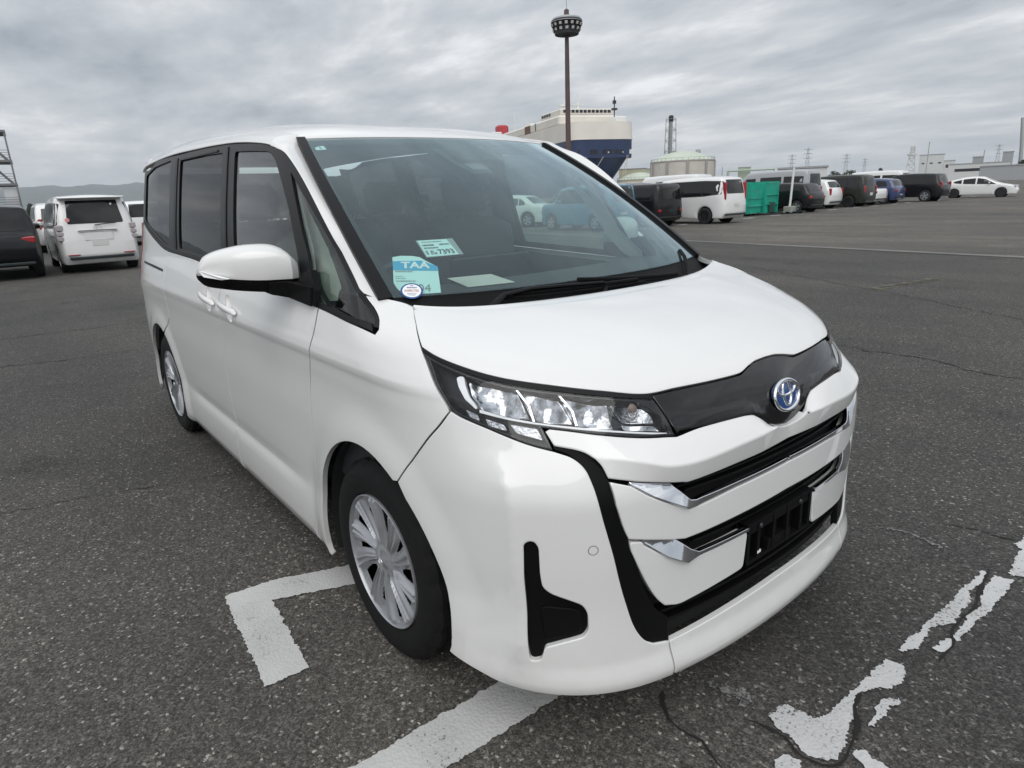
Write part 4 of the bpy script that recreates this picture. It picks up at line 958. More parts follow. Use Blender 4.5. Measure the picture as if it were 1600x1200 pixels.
# ------------------------------------------------------------------ ground
def asphalt(name, base, stones=0.05, tone=1.0, warm=(1, .985, .955)):
    m, t, b = newmat(name); tc = N(t, 'ShaderNodeTexCoord'); P = tc.outputs['Object']
    vo = N(t, 'ShaderNodeTexVoronoi'); vo.inputs['Scale'].default_value = 120; t.links.new(P, vo.inputs['Vector'])
    vo2 = N(t, 'ShaderNodeTexVoronoi'); vo2.inputs['Scale'].default_value = 300; t.links.new(P, vo2.inputs['Vector'])
    s1 = N(t, 'ShaderNodeSeparateColor'); t.links.new(vo.outputs['Color'], s1.inputs[0]); s2 = N(t, 'ShaderNodeSeparateColor'); t.links.new(vo2.outputs['Color'], s2.inputs[0])
    nl = N(t, 'ShaderNodeTexNoise'); nl.inputs['Scale'].default_value = .55; nl.inputs['Detail'].default_value = 9; nl.inputs['Roughness'].default_value = .62; t.links.new(P, nl.inputs['Vector'])
    mp = N(t, 'ShaderNodeMapping'); mp.inputs['Scale'].default_value = (.10, 1.3, 1); mp.inputs['Rotation'].default_value = (0, 0, math.radians(8)); t.links.new(P, mp.inputs[0])
    ns = N(t, 'ShaderNodeTexNoise'); ns.inputs['Scale'].default_value = .8; ns.inputs['Detail'].default_value = 7; t.links.new(mp.outputs[0], ns.inputs['Vector'])
    k = tuple(base*w for w in warm)
    g1 = ramp(t, s1.outputs[0], [(0.0, tuple(c*.55 for c in k)), (0.5, tuple(c*.95 for c in k)), (0.90, tuple(c*1.45 for c in k)), (0.965, tuple(c*1.9 for c in k)), (1.0, tuple(min(.5, c*4.6) for c in k))])
    g2 = ramp(t, s2.outputs[1], [(0.0, (.50, .50, .50)), (0.6, (1, 1, 1)), (1.0, (1.75, 1.72, 1.66))])
    c = mixc(t, 1.0, g1, g2, 'MULTIPLY')
    big = ramp(t, nl.outputs[0], [(0.28, (.70, .70, .72)), (0.46, (.98, .98, .98)), (0.58, (1.04, 1.03, 1.01)), (0.75, (1.32, 1.28, 1.22))]); c = mixc(t, 1.0, c, big, 'MULTIPLY')
    st = ramp(t, ns.outputs[0], [(0.3, (.82, .82, .83)), (0.7, (1.16, 1.15, 1.13))]); c = mixc(t, 1.0, c, st, 'MULTIPLY')
    # oil drips, damp blotches and dusty lanes
    vs = N(t, 'ShaderNodeTexVoronoi'); vs.inputs['Scale'].default_value = .75; t.links.new(P, vs.inputs['Vector'])
    nb = N(t, 'ShaderNodeTexNoise'); nb.inputs['Scale'].default_value = 9; nb.inputs['Detail'].default_value = 6; t.links.new(P, nb.inputs['Vector'])
    dd = math_node(t, 'MULTIPLY_ADD', nb.outputs[0], .35, vs.outputs['Distance']); c = mixc(t, 1.0, c, ramp(t, dd, [(.20, (.62, .61, .61)), (.34, (1, 1, 1))]), 'MULTIPLY')
    nd = N(t, 'ShaderNodeTexNoise'); nd.inputs['Scale'].default_value = .16; nd.inputs['Detail'].default_value = 5; t.links.new(P, nd.inputs['Vector'])
    c = mixc(t, 1.0, c, ramp(t, nd.outputs[0], [(.36, (.80, .80, .81)), (.62, (1.14, 1.12, 1.08))]), 'MULTIPLY')
    t.links.new(c, b.inputs['Base Color']); b.inputs['Roughness'].default_value = .88; b.inputs['Specular IOR Level'].default_value = .35
    h = math_node(t, 'ADD', math_node(t, 'MULTIPLY', vo.outputs['Distance'], -1.0), math_node(t, 'MULTIPLY', vo2.outputs['Distance'], -.5))
    bp = N(t, 'ShaderNodeBump'); bp.inputs['Strength'].default_value = .5; bp.inputs['Distance'].default_value = .004; t.links.new(h, bp.inputs['Height']); t.links.new(bp.outputs[0], b.inputs['Normal'])
    return m
asphalt('asphalt', .066, warm=(1, .97, .93)); asphalt('asphalt_far', .100, warm=(1, .95, .87))
def road_paint(name, col, wear, edge=.5):
    """thermoplastic paint worn down to the asphalt between the stones"""
    m, t, b = newmat(name); tc = N(t, 'ShaderNodeTexCoord'); P = tc.outputs['Object']
    n = N(t, 'ShaderNodeTexNoise'); n.inputs['Scale'].default_value = 130; n.inputs['Detail'].default_value = 5; n.inputs['Roughness'].default_value = .65; t.links.new(P, n.inputs['Vector'])
    n2 = N(t, 'ShaderNodeTexNoise'); n2.inputs['Scale'].default_value = 5; n2.inputs['Detail'].default_value = 5; t.links.new(P, n2.inputs['Vector'])
    vo = N(t, 'ShaderNodeTexVoronoi'); vo.inputs['Scale'].default_value = 95; t.links.new(P, vo.inputs['Vector'])
    f = ramp(t, math_node(t, 'ADD', math_node(t, 'MULTIPLY', n.outputs[0], .75), math_node(t, 'MULTIPLY', n2.outputs[0], .25)), [(wear-.03, (0, 0, 0)), (wear+.045, (1, 1, 1))])
    g = ramp(t, n2.outputs[0], [(.3, tuple(c*.86 for c in col)), (.7, col)])
    c = mixc(t, f, (.045, .044, .042), g); t.links.new(c, b.inputs['Base Color']); b.inputs['Roughness'].default_value = .8
    bp = N(t, 'ShaderNodeBump'); bp.inputs['Strength'].default_value = .4; bp.inputs['Distance'].default_value = .004; t.links.new(math_node(t, 'SUBTRACT', f, vo.outputs['Distance']), bp.inputs['Height']); t.links.new(bp.outputs[0], b.inputs['Normal'])
    return m
road_paint('road_white', (.50, .50, .49), .365); road_paint('road_white_worn', (.52, .52, .52), .395); road_paint('road_yellow', (.22, .19, .09), .52); road_paint('road_ghost', (.22, .22, .215), .50)
simple('crack_dark', (.012, .011, .011), .95)
simple('gutter', (.15, .145, .135), .85, noise=.3, nscale=1.2, bump=.3, bscale=60)
simple('concrete', (.30, .29, .27), .85, noise=.2, nscale=1.5, bump=.3, bscale=60)
R_ = 9000
g = add('ground', [(-R_, -R_, 0), (R_, -R_, 0), (R_, R_, 0), (-R_, R_, 0)], [(0, 1, 2, 3)], 'asphalt'); tag(g, kind='structure')
def strip_y(x): return 13.80+(12.69-13.80)*(x+10.24)/(8.49)
xa, xb_ = -120, 60
fa = add('far_apron', [(xa, strip_y(xa), .004), (xb_, strip_y(xb_), .004), (xb_, 400, .004), (xa, 400, .004)], [(0, 1, 2, 3)], 'asphalt_far'); tag(fa, kind='structure')
gs = add('drain_strip', [(xa, strip_y(xa)-.05, .008), (xb_, strip_y(xb_)-.05, .008), (xb_, strip_y(xb_)+.24, .008), (xa, strip_y(xa)+.24, .008)], [(0, 1, 2, 3)], 'gutter'); tag(gs, kind='structure')
def ragged(P, amp, step=.006, z=.004, mat='road_white', name='painted_line', fr=1.0):
    P = np.array(P, float)
    if area2(P) < 0: P = P[::-1]
    Q = resample(P, step); _, m = inset(Q, .001); n = len(Q)
    w = np.convolve(np.tile(rng.normal(size=n), 3), np.ones(4)/4, 'same')[n:2*n]*1.6+rng.normal(size=n)*.55
    Q = Q+m*(w*amp)[:, None]
    V, F, _ = cdt([Q], .08)
    o = add(name, [(x, y, z) for x, y in V], [tuple(f) for f in F], mat); tag(o, kind='structure'); return o
PA = {'A': [(0.9578,-0.1857),(0.9542,-0.1223),(0.9788,-0.1078),(1.0378,-0.1002),(1.0509,-0.0653),(1.0591,0.0756),(1.0617,0.2785),(1.1151,0.283),(1.1355,0.2218),(1.1276,0.1831),(1.0955,0.1318),(1.0702,0.0812),(1.0741,0.0501),(1.1027,-0.0057),(1.1112,-0.067),(1.1293,-0.1198),(1.1363,-0.1874),(1.1124,-0.2151),(1.0672,-0.2271),(1.0452,-0.217),(1.0163,-0.2077),(0.9844,-0.2069)],
'B': [(1.0722,0.3487),(1.0682,0.4045),(1.0758,0.5785),(1.0914,1.0272),(1.1066,1.02),(1.1147,0.9359),(1.0992,0.8516),(1.1293,0.7784),(1.1248,0.7122),(1.1323,0.6229),(1.093,0.5503),(1.0984,0.4562),(1.1043,0.4021),(1.0868,0.3653)],
'C': [(1.1297,0.8855),(1.1336,1.0262),(1.1779,1.0404),(1.1904,0.9531),(1.1847,0.8198),(1.1753,0.5969),(1.17,0.5284),(1.1562,0.5393),(1.1453,0.7152),(1.1603,0.7823)],
'D': [(1.1361,0.438),(1.1351,0.4801),(1.1496,0.5283),(1.1689,0.5009),(1.1642,0.4445),(1.1497,0.4281)],
'E': [(1.1432,-0.0174),(1.1275,0.0563),(1.1271,0.1038),(1.1519,0.1463),(1.157,0.1174),(1.1561,0.0491),(1.1495,-0.0101)],
'F': [(1.1573,1.0761),(1.1445,1.2101),(1.1385,1.3084),(1.1059,1.3273),(1.1228,1.4017),(1.10,1.9),(1.11,2.6),(1.22,2.6),(1.215,1.9),(1.2222,1.4271),(1.217,1.1303),(1.1988,1.0867)],
'G': [(1.061,-0.3681),(1.0481,-0.329),(1.0365,-0.2974),(1.0487,-0.266),(1.0784,-0.2602),(1.0934,-0.2763),(1.11,-0.3187),(1.12,-.50),(1.05,-.50)],
'H': [(1.1553,-0.1425),(1.1544,-0.1203),(1.1719,-0.1116),(1.1958,-0.1183),(1.2264,-0.1218),(1.32,-0.13),(1.32,-.19),(1.2223,-0.1803)]}
for k in PA: ragged(PA[k], .0035, mat='road_white_worn', name='worn_painted_line')
ragged([(-0.6758,-1.1791),(-0.6611,-1.0055),(-0.5973,-0.8452),(-0.5241,-0.6439),(-0.45,-.45),(-.31,-.49),(-0.3823,-0.6839),(-0.4132,-0.7626),(-0.4781,-0.9235),(-0.5276,-1.0482),(-0.4252,-1.0548),(-0.2121,-1.0723),(-0.0863,-1.0842),(-0.0877,-1.1549),(-0.098,-1.2221),(-0.2038,-1.2045),(-0.3582,-1.2003),(-0.5438,-1.1878)], .0028)
ragged([(0.36,-0.55),(0.368,-0.30),(0.53,-0.30),(0.5221,-0.5383),(0.5115,-0.9523),(0.5247,-1.0365),(0.54,-1.40),(0.36,-1.40),(0.3518,-1.1378)], .0028)
def crack(pts, w=.006, z=.0035, mat='crack_dark', name='crack', jit=.02):
    P = cr(pts, 10) if len(pts) > 2 else np.linspace(pts[0], pts[1], 20); L = np.concatenate([[0], np.cumsum(np.linalg.norm(np.diff(P, axis=0), axis=1))]); q = np.linspace(0, L[-1], max(6, int(L[-1]/.02))); P = np.stack([np.interp(q, L, P[:, 0]), np.interp(q, L, P[:, 1])], 1)
    n = len(P); d = np.gradient(P, axis=0); d /= np.linalg.norm(d, axis=1)[:, None]+1e-9; nn = np.stack([-d[:, 1], d[:, 0]], 1)
    P = P+nn*(np.convolve(rng.normal(size=n+4), np.ones(5)/5, 'valid')*jit)[:, None]
    ww = .68*w*(.35+.9*np.abs(np.convolve(rng.normal(size=n+4), np.ones(5)/5, 'valid'))*1.6); ww[0] = ww[-1] = .0005
    A = P+nn*ww[:, None]; B = P-nn*ww[:, None]
    v = [(*a, z) for a in A]+[(*b, z) for b in B]; f = [(i, i+1, n+i+1, n+i) for i in range(n-1)]
    o = add(name, v, [q[::-1] for q in f], mat); tag(o, kind='structure'); return o
crack([(-3.6,4.6),(-2.2,4.35),(-0.9418,4.1825),(-0.5471,4.1469),(-0.209,4.1577),(0.2413,3.9706),(0.4717,3.977),(1.6,3.8)], .008, jit=.03)
crack([(-2.6,-3.4),(-2.1834,-1.8257),(-2.0735,-1.4308),(-1.9696,-1.1199),(-1.8446,-0.7241),(-1.7,-.2)], .004)
crack([(0.70,-0.33),(0.7317,-0.3709),(0.8038,-0.4088),(0.8856,-0.4017),(0.9503,-0.4201),(1.05,-0.44)], .007, jit=.010)
crack([(0.9193,-0.2497),(0.974,-0.2316),(1.0267,-0.2264),(1.063,-0.2437),(1.1098,-0.2349),(1.1449,-0.2054),(1.151,-0.1532),(1.1275,-0.0607),(1.0884,0.0113),(1.0769,0.0816)], .009, z=.0055, jit=.006)
crack([(0.85,1.31),(0.9262,1.3351),(0.999,1.354),(1.0516,1.347),(1.1036,1.3667)], .007, jit=.01)
crack([(-5,9.2),(-2.6072,7.8665),(-1.2603,7.097),(-0.147,6.4244),(1.5,5.6)], .009, jit=.05)
crack([(1.1006,1.0617),(1.129,0.863),(1.1497,0.7704),(1.1387,0.6685),(1.1451,0.5628),(1.1689,0.5009),(1.1685,0.3836)], .008, z=.0055, jit=.006)
crack([(-6.6,-4.5),(-6.1728,-1.7568),(-6.0586,-1.137),(-6.019,-0.5352)], .010, jit=.04)
crack([(-9,6.5),(-5.5,6.1),(-2.2,6.4)], .01, jit=.06); crack([(-8.2,-3.5),(-8.0,-.8),(-7.9,1.8)], .012, jit=.05); crack([(-12.2,-5),(-12.0,3),(-11.9,8)], .015, jit=.06)
for P in ([(0.70,1.08),(0.77,1.115),(0.82,1.12),(0.93,1.085),(0.93,1.105),(0.82,1.14),(0.74,1.13)], [(0.77,-0.20),(0.84,-0.205),(0.89,-0.21),(0.89,-0.16),(0.80,-0.165)]):
    ragged(P, .008, mat='road_ghost', name='paint_scuff', z=.0042)
for i, (x, y) in enumerate([(-2.08,7.80),(-2.05,8.12),(-1.99,8.42),(-1.93,8.72),(-1.90,9.0)]):
    ragged([(x-.11, y-.10), (x+.10, y-.10), (x+.10, y-.03), (x-.02, y-.02), (x-.02, y+.05), (x+.09, y+.06), (x+.09, y+.11), (x-.11, y+.11)], .012, step=.02, mat='road_yellow', name='painted_letter', z=.0045)
for i, (x, y) in enumerate([(-15.58,26.2),(-15.7,28.7),(-15.9,31.2),(-16.02,35.1),(-16.2,38.5),(-16.07,40.4),(-16.1,43.3),(-16.2,45.6),(-16.04,47.7),(-16.09,50.2),(-16.0,55.4),(-16.4,58.0),(-15.4,20.9),(-15.4,18.4)]):
    ragged([(x-.10, y-.45), (x+.12, y-.45), (x+.12, y+.45), (x-.10, y+.45)], .02, step=.05, mat='road_white_worn', name='bay_mark', z=.008)
# ------------------------------------------------------------------ parked vehicles
simple('bg_glass', (.008, .009, .010), .08, coat=.25, spec=.4)
simple('bg_glass_clear', (.035, .045, .045), .05, coat=.4, spec=.5)
simple('bg_tyre', (.014, .014, .015), .8); simple('bg_rim', (.42, .43, .45), .35, metal=.6); simple('bg_rim_dark', (.04, .04, .045), .35, metal=.5)
simple('bg_band', (.010, .010, .011), .3); simple('bg_trim', (.012, .02, .022), .5); simple('plate_white', (.62, .62, .60), .5); simple('sticker_pink', (.75, .30, .30), .6)
for nm, c in {'p_white': (.78, .78, .775), 'p_black': (.008, .008, .010), 'p_silver': (.36, .37, .385), 'p_blue': (.025, .045, .13), 'p_cyan': (.035, .17, .26), 'p_olive': (.022, .026, .020), 'p_grey': (.11, .11, .12), 'p_maroon': (.06, .012, .02), 'p_pearl': (.70, .71, .70)}.items():
    paint(nm, c, rough=.3)
    if max(c) < .05: MATS[nm].node_tree.nodes['Principled BSDF'].inputs['Coat Weight'].default_value = .45; MATS[nm].node_tree.nodes['Principled BSDF'].inputs['Specular IOR Level'].default_value = .25
def wheel_proto(dark, R=.32):
    o = MB().lathe([(.19, -.09), (.235, -.105), (.29, -.1), (R, -.08), (R, .08), (.29, .1), (.19, .09)], 'y', (0, 0, 0), 28).build('wheel', 'bg_tyre', None, smooth=True)
    m = MB(); m.lathe([(.205, -.085), (.205, -.100), (.185, -.098), (.18, -.06)], 'y', (0, 0, 0), 28); m.lathe([(0, -.100), (.035, -.100), (.045, -.08)], 'y', (0, 0, 0), 16)
    for k in range(5):
        a = 2*math.pi*k/5; d = np.array([math.cos(a), 0, math.sin(a)]); n = np.array([-math.sin(a), 0, math.cos(a)])
        m.prism([tuple(d*.02+n*.030+np.array([0, -.098, 0])), tuple(d*.195+n*.052+np.array([0, -.094, 0])), tuple(d*.195-n*.052+np.array([0, -.094, 0])), tuple(d*.02-n*.030+np.array([0, -.098, 0]))], (0, .02, 0))
    m.build('rim', 'bg_rim_dark' if dark else 'bg_rim', o, smooth=True)
    MB().lathe([(0, -.05), (.19, -.05)], 'y', (0, 0, 0), 20).build('brake', 'bg_trim', o)
    return o
WP = {}
def put_wheel(par, x, y, dark, left, R):
    key = (dark,)
    if key not in WP:
        o = wheel_proto(dark); WP[key] = (o, list(o.children)); new = o
    else:
        src, kids = WP[key]; new = src.copy(); COLL.objects.link(new)
        for c in kids: d = c.copy(); COLL.objects.link(d); d.parent = new
    new.parent = par; new.location = (x, y, R); s = R/.32; new.scale = (s, 1, s); new.rotation_euler = (0, random.uniform(0, 1.2), math.pi if left else 0)
# side profiles, x from the tail (0) to the nose (1), z in metres; roofline given tail to nose
simple('lens_solid', (.55, .56, .58), .1, metal=.3, coat=1.0)
TYPES = {
 'minivan': dict(band=[(.035, 1.66), (.03, 1.16), (.20, 1.09), (.65, 1.055), (.815, 1.055), (.72, 1.52), (.62, 1.69), (.21, 1.70)], L=4.7, W=1.72, top=[(0, .42), (-.0, .62), (.004, 1.0), (.022, 1.45), (.045, 1.74), (.10, 1.815), (.35, 1.84), (.60, 1.80), (.70, 1.70), (.775, 1.45), (.86, 1.12), (.95, .98), (.99, .80), (1.0, .55), (.995, .30)], belt=1.08, wheels=(.19, .80), R=.325,
   win=[[(.055, 1.62), (.055, 1.20), (.21, 1.12), (.215, 1.66)], [(.23, 1.66), (.23, 1.12), (.42, 1.10), (.42, 1.67)], [(.44, 1.67), (.44, 1.10), (.60, 1.09), (.655, 1.30), (.615, 1.64)], [(.63, 1.62), (.675, 1.30), (.66, 1.09), (.79, 1.09), (.71, 1.50)]], rear=(2, 4, .14, .985), front=(8, 10)),
 'boxy': dict(band=[(.06, 1.52), (.06, 1.02), (.745, 1.02), (.67, 1.50), (.50, 1.53)], L=3.9, W=1.69, top=[(0, .40), (-.002, .75), (.0, 1.0), (.008, 1.45), (.03, 1.60), (.08, 1.645), (.40, 1.655), (.62, 1.62), (.70, 1.50), (.77, 1.10), (.93, 1.0), (.985, .85), (1.0, .55), (.995, .28)], belt=1.0, wheels=(.18, .81), R=.31,
   win=[[(.10, 1.48), (.10, 1.05), (.30, 1.05), (.30, 1.50)], [(.33, 1.50), (.33, 1.05), (.50, 1.05), (.50, 1.50)], [(.53, 1.50), (.53, 1.05), (.73, 1.05), (.66, 1.46)]], rear=(2, 4), front=(7, 9)),
 'hatch': dict(L=4.1, W=1.70, top=[(0, .42), (-.002, .72), (.010, .92), (.035, 1.05), (.09, 1.36), (.14, 1.44), (.35, 1.50), (.55, 1.47), (.64, 1.38), (.78, .99), (.93, .88), (.985, .72), (1.0, .5), (.995, .26)], belt=.92, wheels=(.17, .81), R=.31,
   win=[[(.16, 1.32), (.13, 1.04), (.30, .98), (.30, 1.38)], [(.32, 1.38), (.32, .98), (.48, .96), (.48, 1.39)], [(.50, 1.39), (.50, .96), (.73, .95), (.60, 1.36)]], rear=(3, 4), front=(8, 9)),
 'suv': dict(band=[(.10, 1.63), (.06, 1.19), (.24, 1.14), (.72, 1.12), (.61, 1.66), (.25, 1.68)], L=4.75, W=1.86, top=[(0, .50), (-.006, .75), (.004, 1.05), (.030, 1.15), (.07, 1.62), (.11, 1.74), (.35, 1.80), (.55, 1.78), (.64, 1.68), (.755, 1.20), (.93, 1.10), (.985, .95), (1.0, .62), (.99, .36)], belt=1.12, wheels=(.19, .80), R=.37,
   win=[[(.11, 1.58), (.08, 1.22), (.24, 1.18), (.25, 1.63)], [(.27, 1.64), (.26, 1.18), (.45, 1.16), (.45, 1.66)], [(.47, 1.66), (.47, 1.16), (.70, 1.15), (.60, 1.62)]], rear=(3, 4), front=(8, 9)),
 'sedan': dict(L=4.7, W=1.80, top=[(0, .40), (-.004, .70), (.008, .92), (.03, .98), (.13, 1.02), (.24, 1.34), (.30, 1.40), (.45, 1.44), (.55, 1.41), (.63, 1.30), (.74, .97), (.92, .84), (.985, .68), (1.0, .48), (.995, .24)], belt=.92, wheels=(.20, .80), R=.325,
   win=[[(.23, 1.14), (.22, 1.0), (.29, .98), (.29, 1.28), (.275, 1.27)], [(.30, 1.29), (.30, .98), (.455, .96), (.455, 1.33)], [(.47, 1.33), (.47, .96), (.69, .95), (.58, 1.28)]], rear=(4, 5), front=(9, 10)),
 'fastback': dict(L=4.6, W=1.76, top=[(0, .42), (-.003, .72), (.008, 1.0), (.03, 1.06), (.15, 1.26), (.28, 1.40), (.40, 1.455), (.50, 1.44), (.58, 1.37), (.76, .98), (.91, .82), (.975, .66), (1.0, .45), (.99, .22)], belt=.92, wheels=(.19, .80), R=.315,
   win=[[(.17, 1.16), (.18, 1.05), (.28, .99), (.28, 1.28)], [(.30, 1.30), (.30, .98), (.46, .95), (.46, 1.36)], [(.48, 1.36), (.48, .95), (.73, .92), (.58, 1.29)]], rear=(3, 5), front=(8, 9)),
 'van': dict(L=4.9, W=1.78, top=[(0, .42), (-.002, .62), (.0, 1.0), (.006, 1.55), (.02, 2.05), (.06, 2.16), (.30, 2.20), (.70, 2.17), (.80, 2.05), (.93, 1.22), (.975, 1.02), (1.0, .70), (.998, .30)], belt=1.18, wheels=(.22, .81), R=.33,
   win=[[(.06, 1.85), (.06, 1.25), (.30, 1.25), (.30, 1.87)], [(.33, 1.87), (.33, 1.25), (.60, 1.25), (.60, 1.86)], [(.66, 1.83), (.66, 1.22), (.88, 1.22), (.785, 1.82)]], rear=(2, 4, .26, .93), front=(8, 9)),
}
def vehicle(name, typ, col, loc, yaw, label, cat, group, dark_rim=False, k=1.0, rear_lamp='v', glass='bg_glass', kz=1.0):
    T = TYPES[typ]; L = T['L']*k; W = T['W']*(.5+.5*k); R = T['R']; root = empty(name, (loc[0], loc[1], 0), yaw); tag(root, label, cat, group)
    top = np.array([(x*L, z*kz) for x, z in T['top']]); wx = [w*L for w in T['wheels']]
    def at_top(i): return top[i]
    # outline: rear bottom, over the roof, nose bottom, back along the sill with both arches
    body = [tuple(p) for p in cr(top, 4)]
    zb = .22 if typ not in ('suv',) else .30; sill = []
    ra = R+.055
    for x in sorted(wx, reverse=True):
        a0 = math.asin(max(-1, (zb-R)/ra))
        for j in range(11):
            a = a0+(math.pi-2*a0)*j/10; sill.append((x+ra*math.cos(a), R+ra*math.sin(a)))
    P = np.array(body+[(body[-1][0]-.03*L, zb)]+sill+[(.03*L, zb)])
    if area2(P) < 0: P = P[::-1]
    Q = resample(P, .07); r = .11; bz = T['belt']*kz; zt = top[:, 1].max()
    def wid(x, z):
        u = np.clip((z-bz)/(zt-bz), 0, 1); w = W/2*(1-.17*u-.02*np.clip((.5-z)/.3, 0, 1))
        e = np.minimum(x, L-x)/L; w = w-.13*np.clip(1-e/.09, 0, 1)**2*np.where(x > L/2, 1.5, .8); return w
    def ys(x, z):
        x = np.asarray(x, float); z = np.asarray(z, float); d = distpoly(Q, np.stack([x, z], 1)); t = 1-np.clip(d/r, 0, 1)
        low = np.clip((z-.75)/.25, 0, 1)*.7+.3
        return wid(x, z)-r*low*(1-np.sqrt(np.clip(1-t*t, 0, 1)))
    rings = []
    for d in (.02, .055):
        I, _ = inset(Q, d); rings.append(np.vstack([I, I[:1]]))
    V, F, bi = cdt([Q], .16, rings)
    nV = len(V); Yv = ys(V[:, 0], V[:, 1]); Yb = ys(Q[:, 0], Q[:, 1])
    verts = [(x, -y, z) for (x, z), y in zip(V, Yv)]+[(x, y, z) for (x, z), y in zip(V, Yv)]
    faces = [tuple(f) for f in F]+[tuple(nV+i for i in f[::-1]) for f in F]
    K = len(Q); cols = 5; base = len(verts); grid = {}
    for c in range(1, cols):
        f_ = -1+2*c/cols
        for i in range(K):
            x, z = Q[i]; up = 1 if z > bz*.6 else 0; cx = .045*(1-f_*f_)*(-1 if x < L*.12 else (1 if x > L*.93 else 0)); cz = .03*(1-f_*f_)*up*(1 if .08*L < x < .97*L else 0)
            grid[(c, i)] = len(verts); verts.append((x+cx, Yb[i]*f_, z+cz))
    for i in range(K): grid[(0, i)] = bi[i]; grid[(cols, i)] = nV+bi[i]
    for c in range(cols):
        for i in range(K):
            j = (i+1) % K; faces.append((grid[(c, i)], grid[(c+1, i)], grid[(c+1, j)], grid[(c, j)]))
    mb = MB(); mb.v = verts; mb.f = faces; bodyo = mb.build('body', col, root, smooth=True, sharp=55)
    S_side = lambda u, v: np.stack([u, -ys(u, v), v], -1)
    if 'band' in T:
        w2 = np.array([(x*L, z*kz) for x, z in T['band']])
        for m_ in (False, True): panel('window_band', rnd(w2, .05), S_side, 'bg_band', root, off=.002, edge=.002, flange=.01, scale=(1, 1), step=.3, bstep=.12, flip=True, mirror=m_)
    for wpoly in T['win']:
        w2 = np.array([(x*L, z*kz) for x, z in wpoly])
        for m_ in (False, True):
            panel('side_window', rnd(w2, .04), S_side, glass if typ not in ('sedan',) else 'bg_glass_clear', root, off=.004, edge=.002, flange=.012, scale=(1, 1), step=.3, bstep=.12, flip=True, mirror=m_)
    def cross(i, j, f0, f1):
        A, B = at_top(i), at_top(j); path = cr(top, 8); ia, ib = i*8, j*8; seg = path[ia:ib+1]; s = np.linspace(0, 1, len(seg))
        def S_(u, v):
            v = np.asarray(v, float); u = np.asarray(u, float); vv = f0+(f1-f0)*v; x = np.interp(vv, s, seg[:, 0]); z = np.interp(vv, s, seg[:, 1]); y = ys(x, z)
            sg = -1 if x.mean() < L*.5 else 1
            cx = .045*(1-u*u)*(sg if sg < 0 and x.mean() < L*.12 else 0); cz = .03*(1-u*u)*(x > .08*L)
            return np.stack([x+cx, u*y, z+cz], -1)
        return S_
    i, j = T['rear'][:2]; f0_, f1_ = T['rear'][2:] if len(T['rear']) > 2 else (.0, 1.0); out = np.array([(-.91, .06), (.91, .06), (.88, .94), (-.88, .94)])
    rg = panel('rear_glass', rnd(out*np.array([.7, .6]), .05)/np.array([.7, .6]), cross(i, j, f0_, f1_), glass, root, off=.006, edge=.002, flange=.012, scale=(.7, .6), step=.2, bstep=.1)
    i, j = T['front']; i, j = min(i, j), max(i, j)
    panel('windscreen', rnd(out*np.array([.7, .8]), .05)/np.array([.7, .8]), cross(i, j, .04, .96), 'bg_glass_clear', root, off=.006, edge=.002, flange=.012, scale=(.7, .8), step=.2, bstep=.1)
    # lamps, plate, bumper lines, door joints
    hz = bz-.10
    for s in (-1, 1):
        yb = ys(np.array([.05]), np.array([hz]))[0]
        if rear_lamp == 'v': lo, hi = (-.012, s*(yb-.14), hz-.18), (.13, s*(yb+.012), hz+.22)
        elif rear_lamp == 'tall': lo, hi = (.0, s*(yb-.10), hz-.05), (.16, s*(yb-.005), zt-.22)
        elif rear_lamp == 'low': lo, hi = (-.02, s*(yb-.30), .56), (.10, s*(yb-.02), .70)
        else: lo, hi = (-.018, s*(yb-.28), hz-.14), (.17, s*(yb+.012), hz+.02)
        lo, hi = tuple(min(a, b) for a, b in zip(lo, hi)), tuple(max(a, b) for a, b in zip(lo, hi))
        if rear_lamp != 'none': MB().box(lo, hi, bev=.03).build('tail_lamp', 'red_lamp', root, smooth=True)
        xf = L*.955; yf = ys(np.array([xf]), np.array([.72]))[0]
        lo, hi = (L*.93, s*(yf-.22), .66), (L*.985, s*(yf+.005), .80); lo, hi = tuple(min(a, b) for a, b in zip(lo, hi)), tuple(max(a, b) for a, b in zip(lo, hi))
        MB().box(lo, hi, bev=.03).build('headlight', 'lens_solid', root, smooth=True)
        xm = L*.64; ym = ys(np.array([xm]), np.array([bz]))[0]
        a, b_ = s*(ym+.02), s*(ym+.20); MB().box((xm-.05, min(a, b_), bz+.03), (xm+.06, max(a, b_), bz+.17), bev=.04).build('door_mirror', col, root, smooth=True)
        for w in wx: put_wheel(root, w, s*(W/2-.115), dark_rim, s > 0, R)
    MB().box((-.05, -.17, hz-.34), (.02, .17, hz-.18), bev=.004).build('plate_holder', 'bg_trim' if 'black' in col else 'plate_white', root)
    MB().box((-.055, -W*.40, .33), (.06, W*.40, .40), bev=.02).build('bumper_insert', 'bg_trim', root)
    for w in wx:
        MB().lathe([(0, -W/2+.22), (ra-.012, -W/2+.22), (ra-.012, -W/2+.14)], 'y', (w, 0, R), 24).build('wheel_house', 'liner', root); MB().lathe([(0, W/2-.22), (ra-.012, W/2-.22), (ra-.012, W/2-.14)], 'y', (w, 0, R), 24).build('wheel_house', 'liner', root)
    MB().box((.15*L, -W*.40, zb+.01), (.9*L, W*.40, zb+.08)).build('underbody', 'liner', root)
    return root, ys, top, L, W

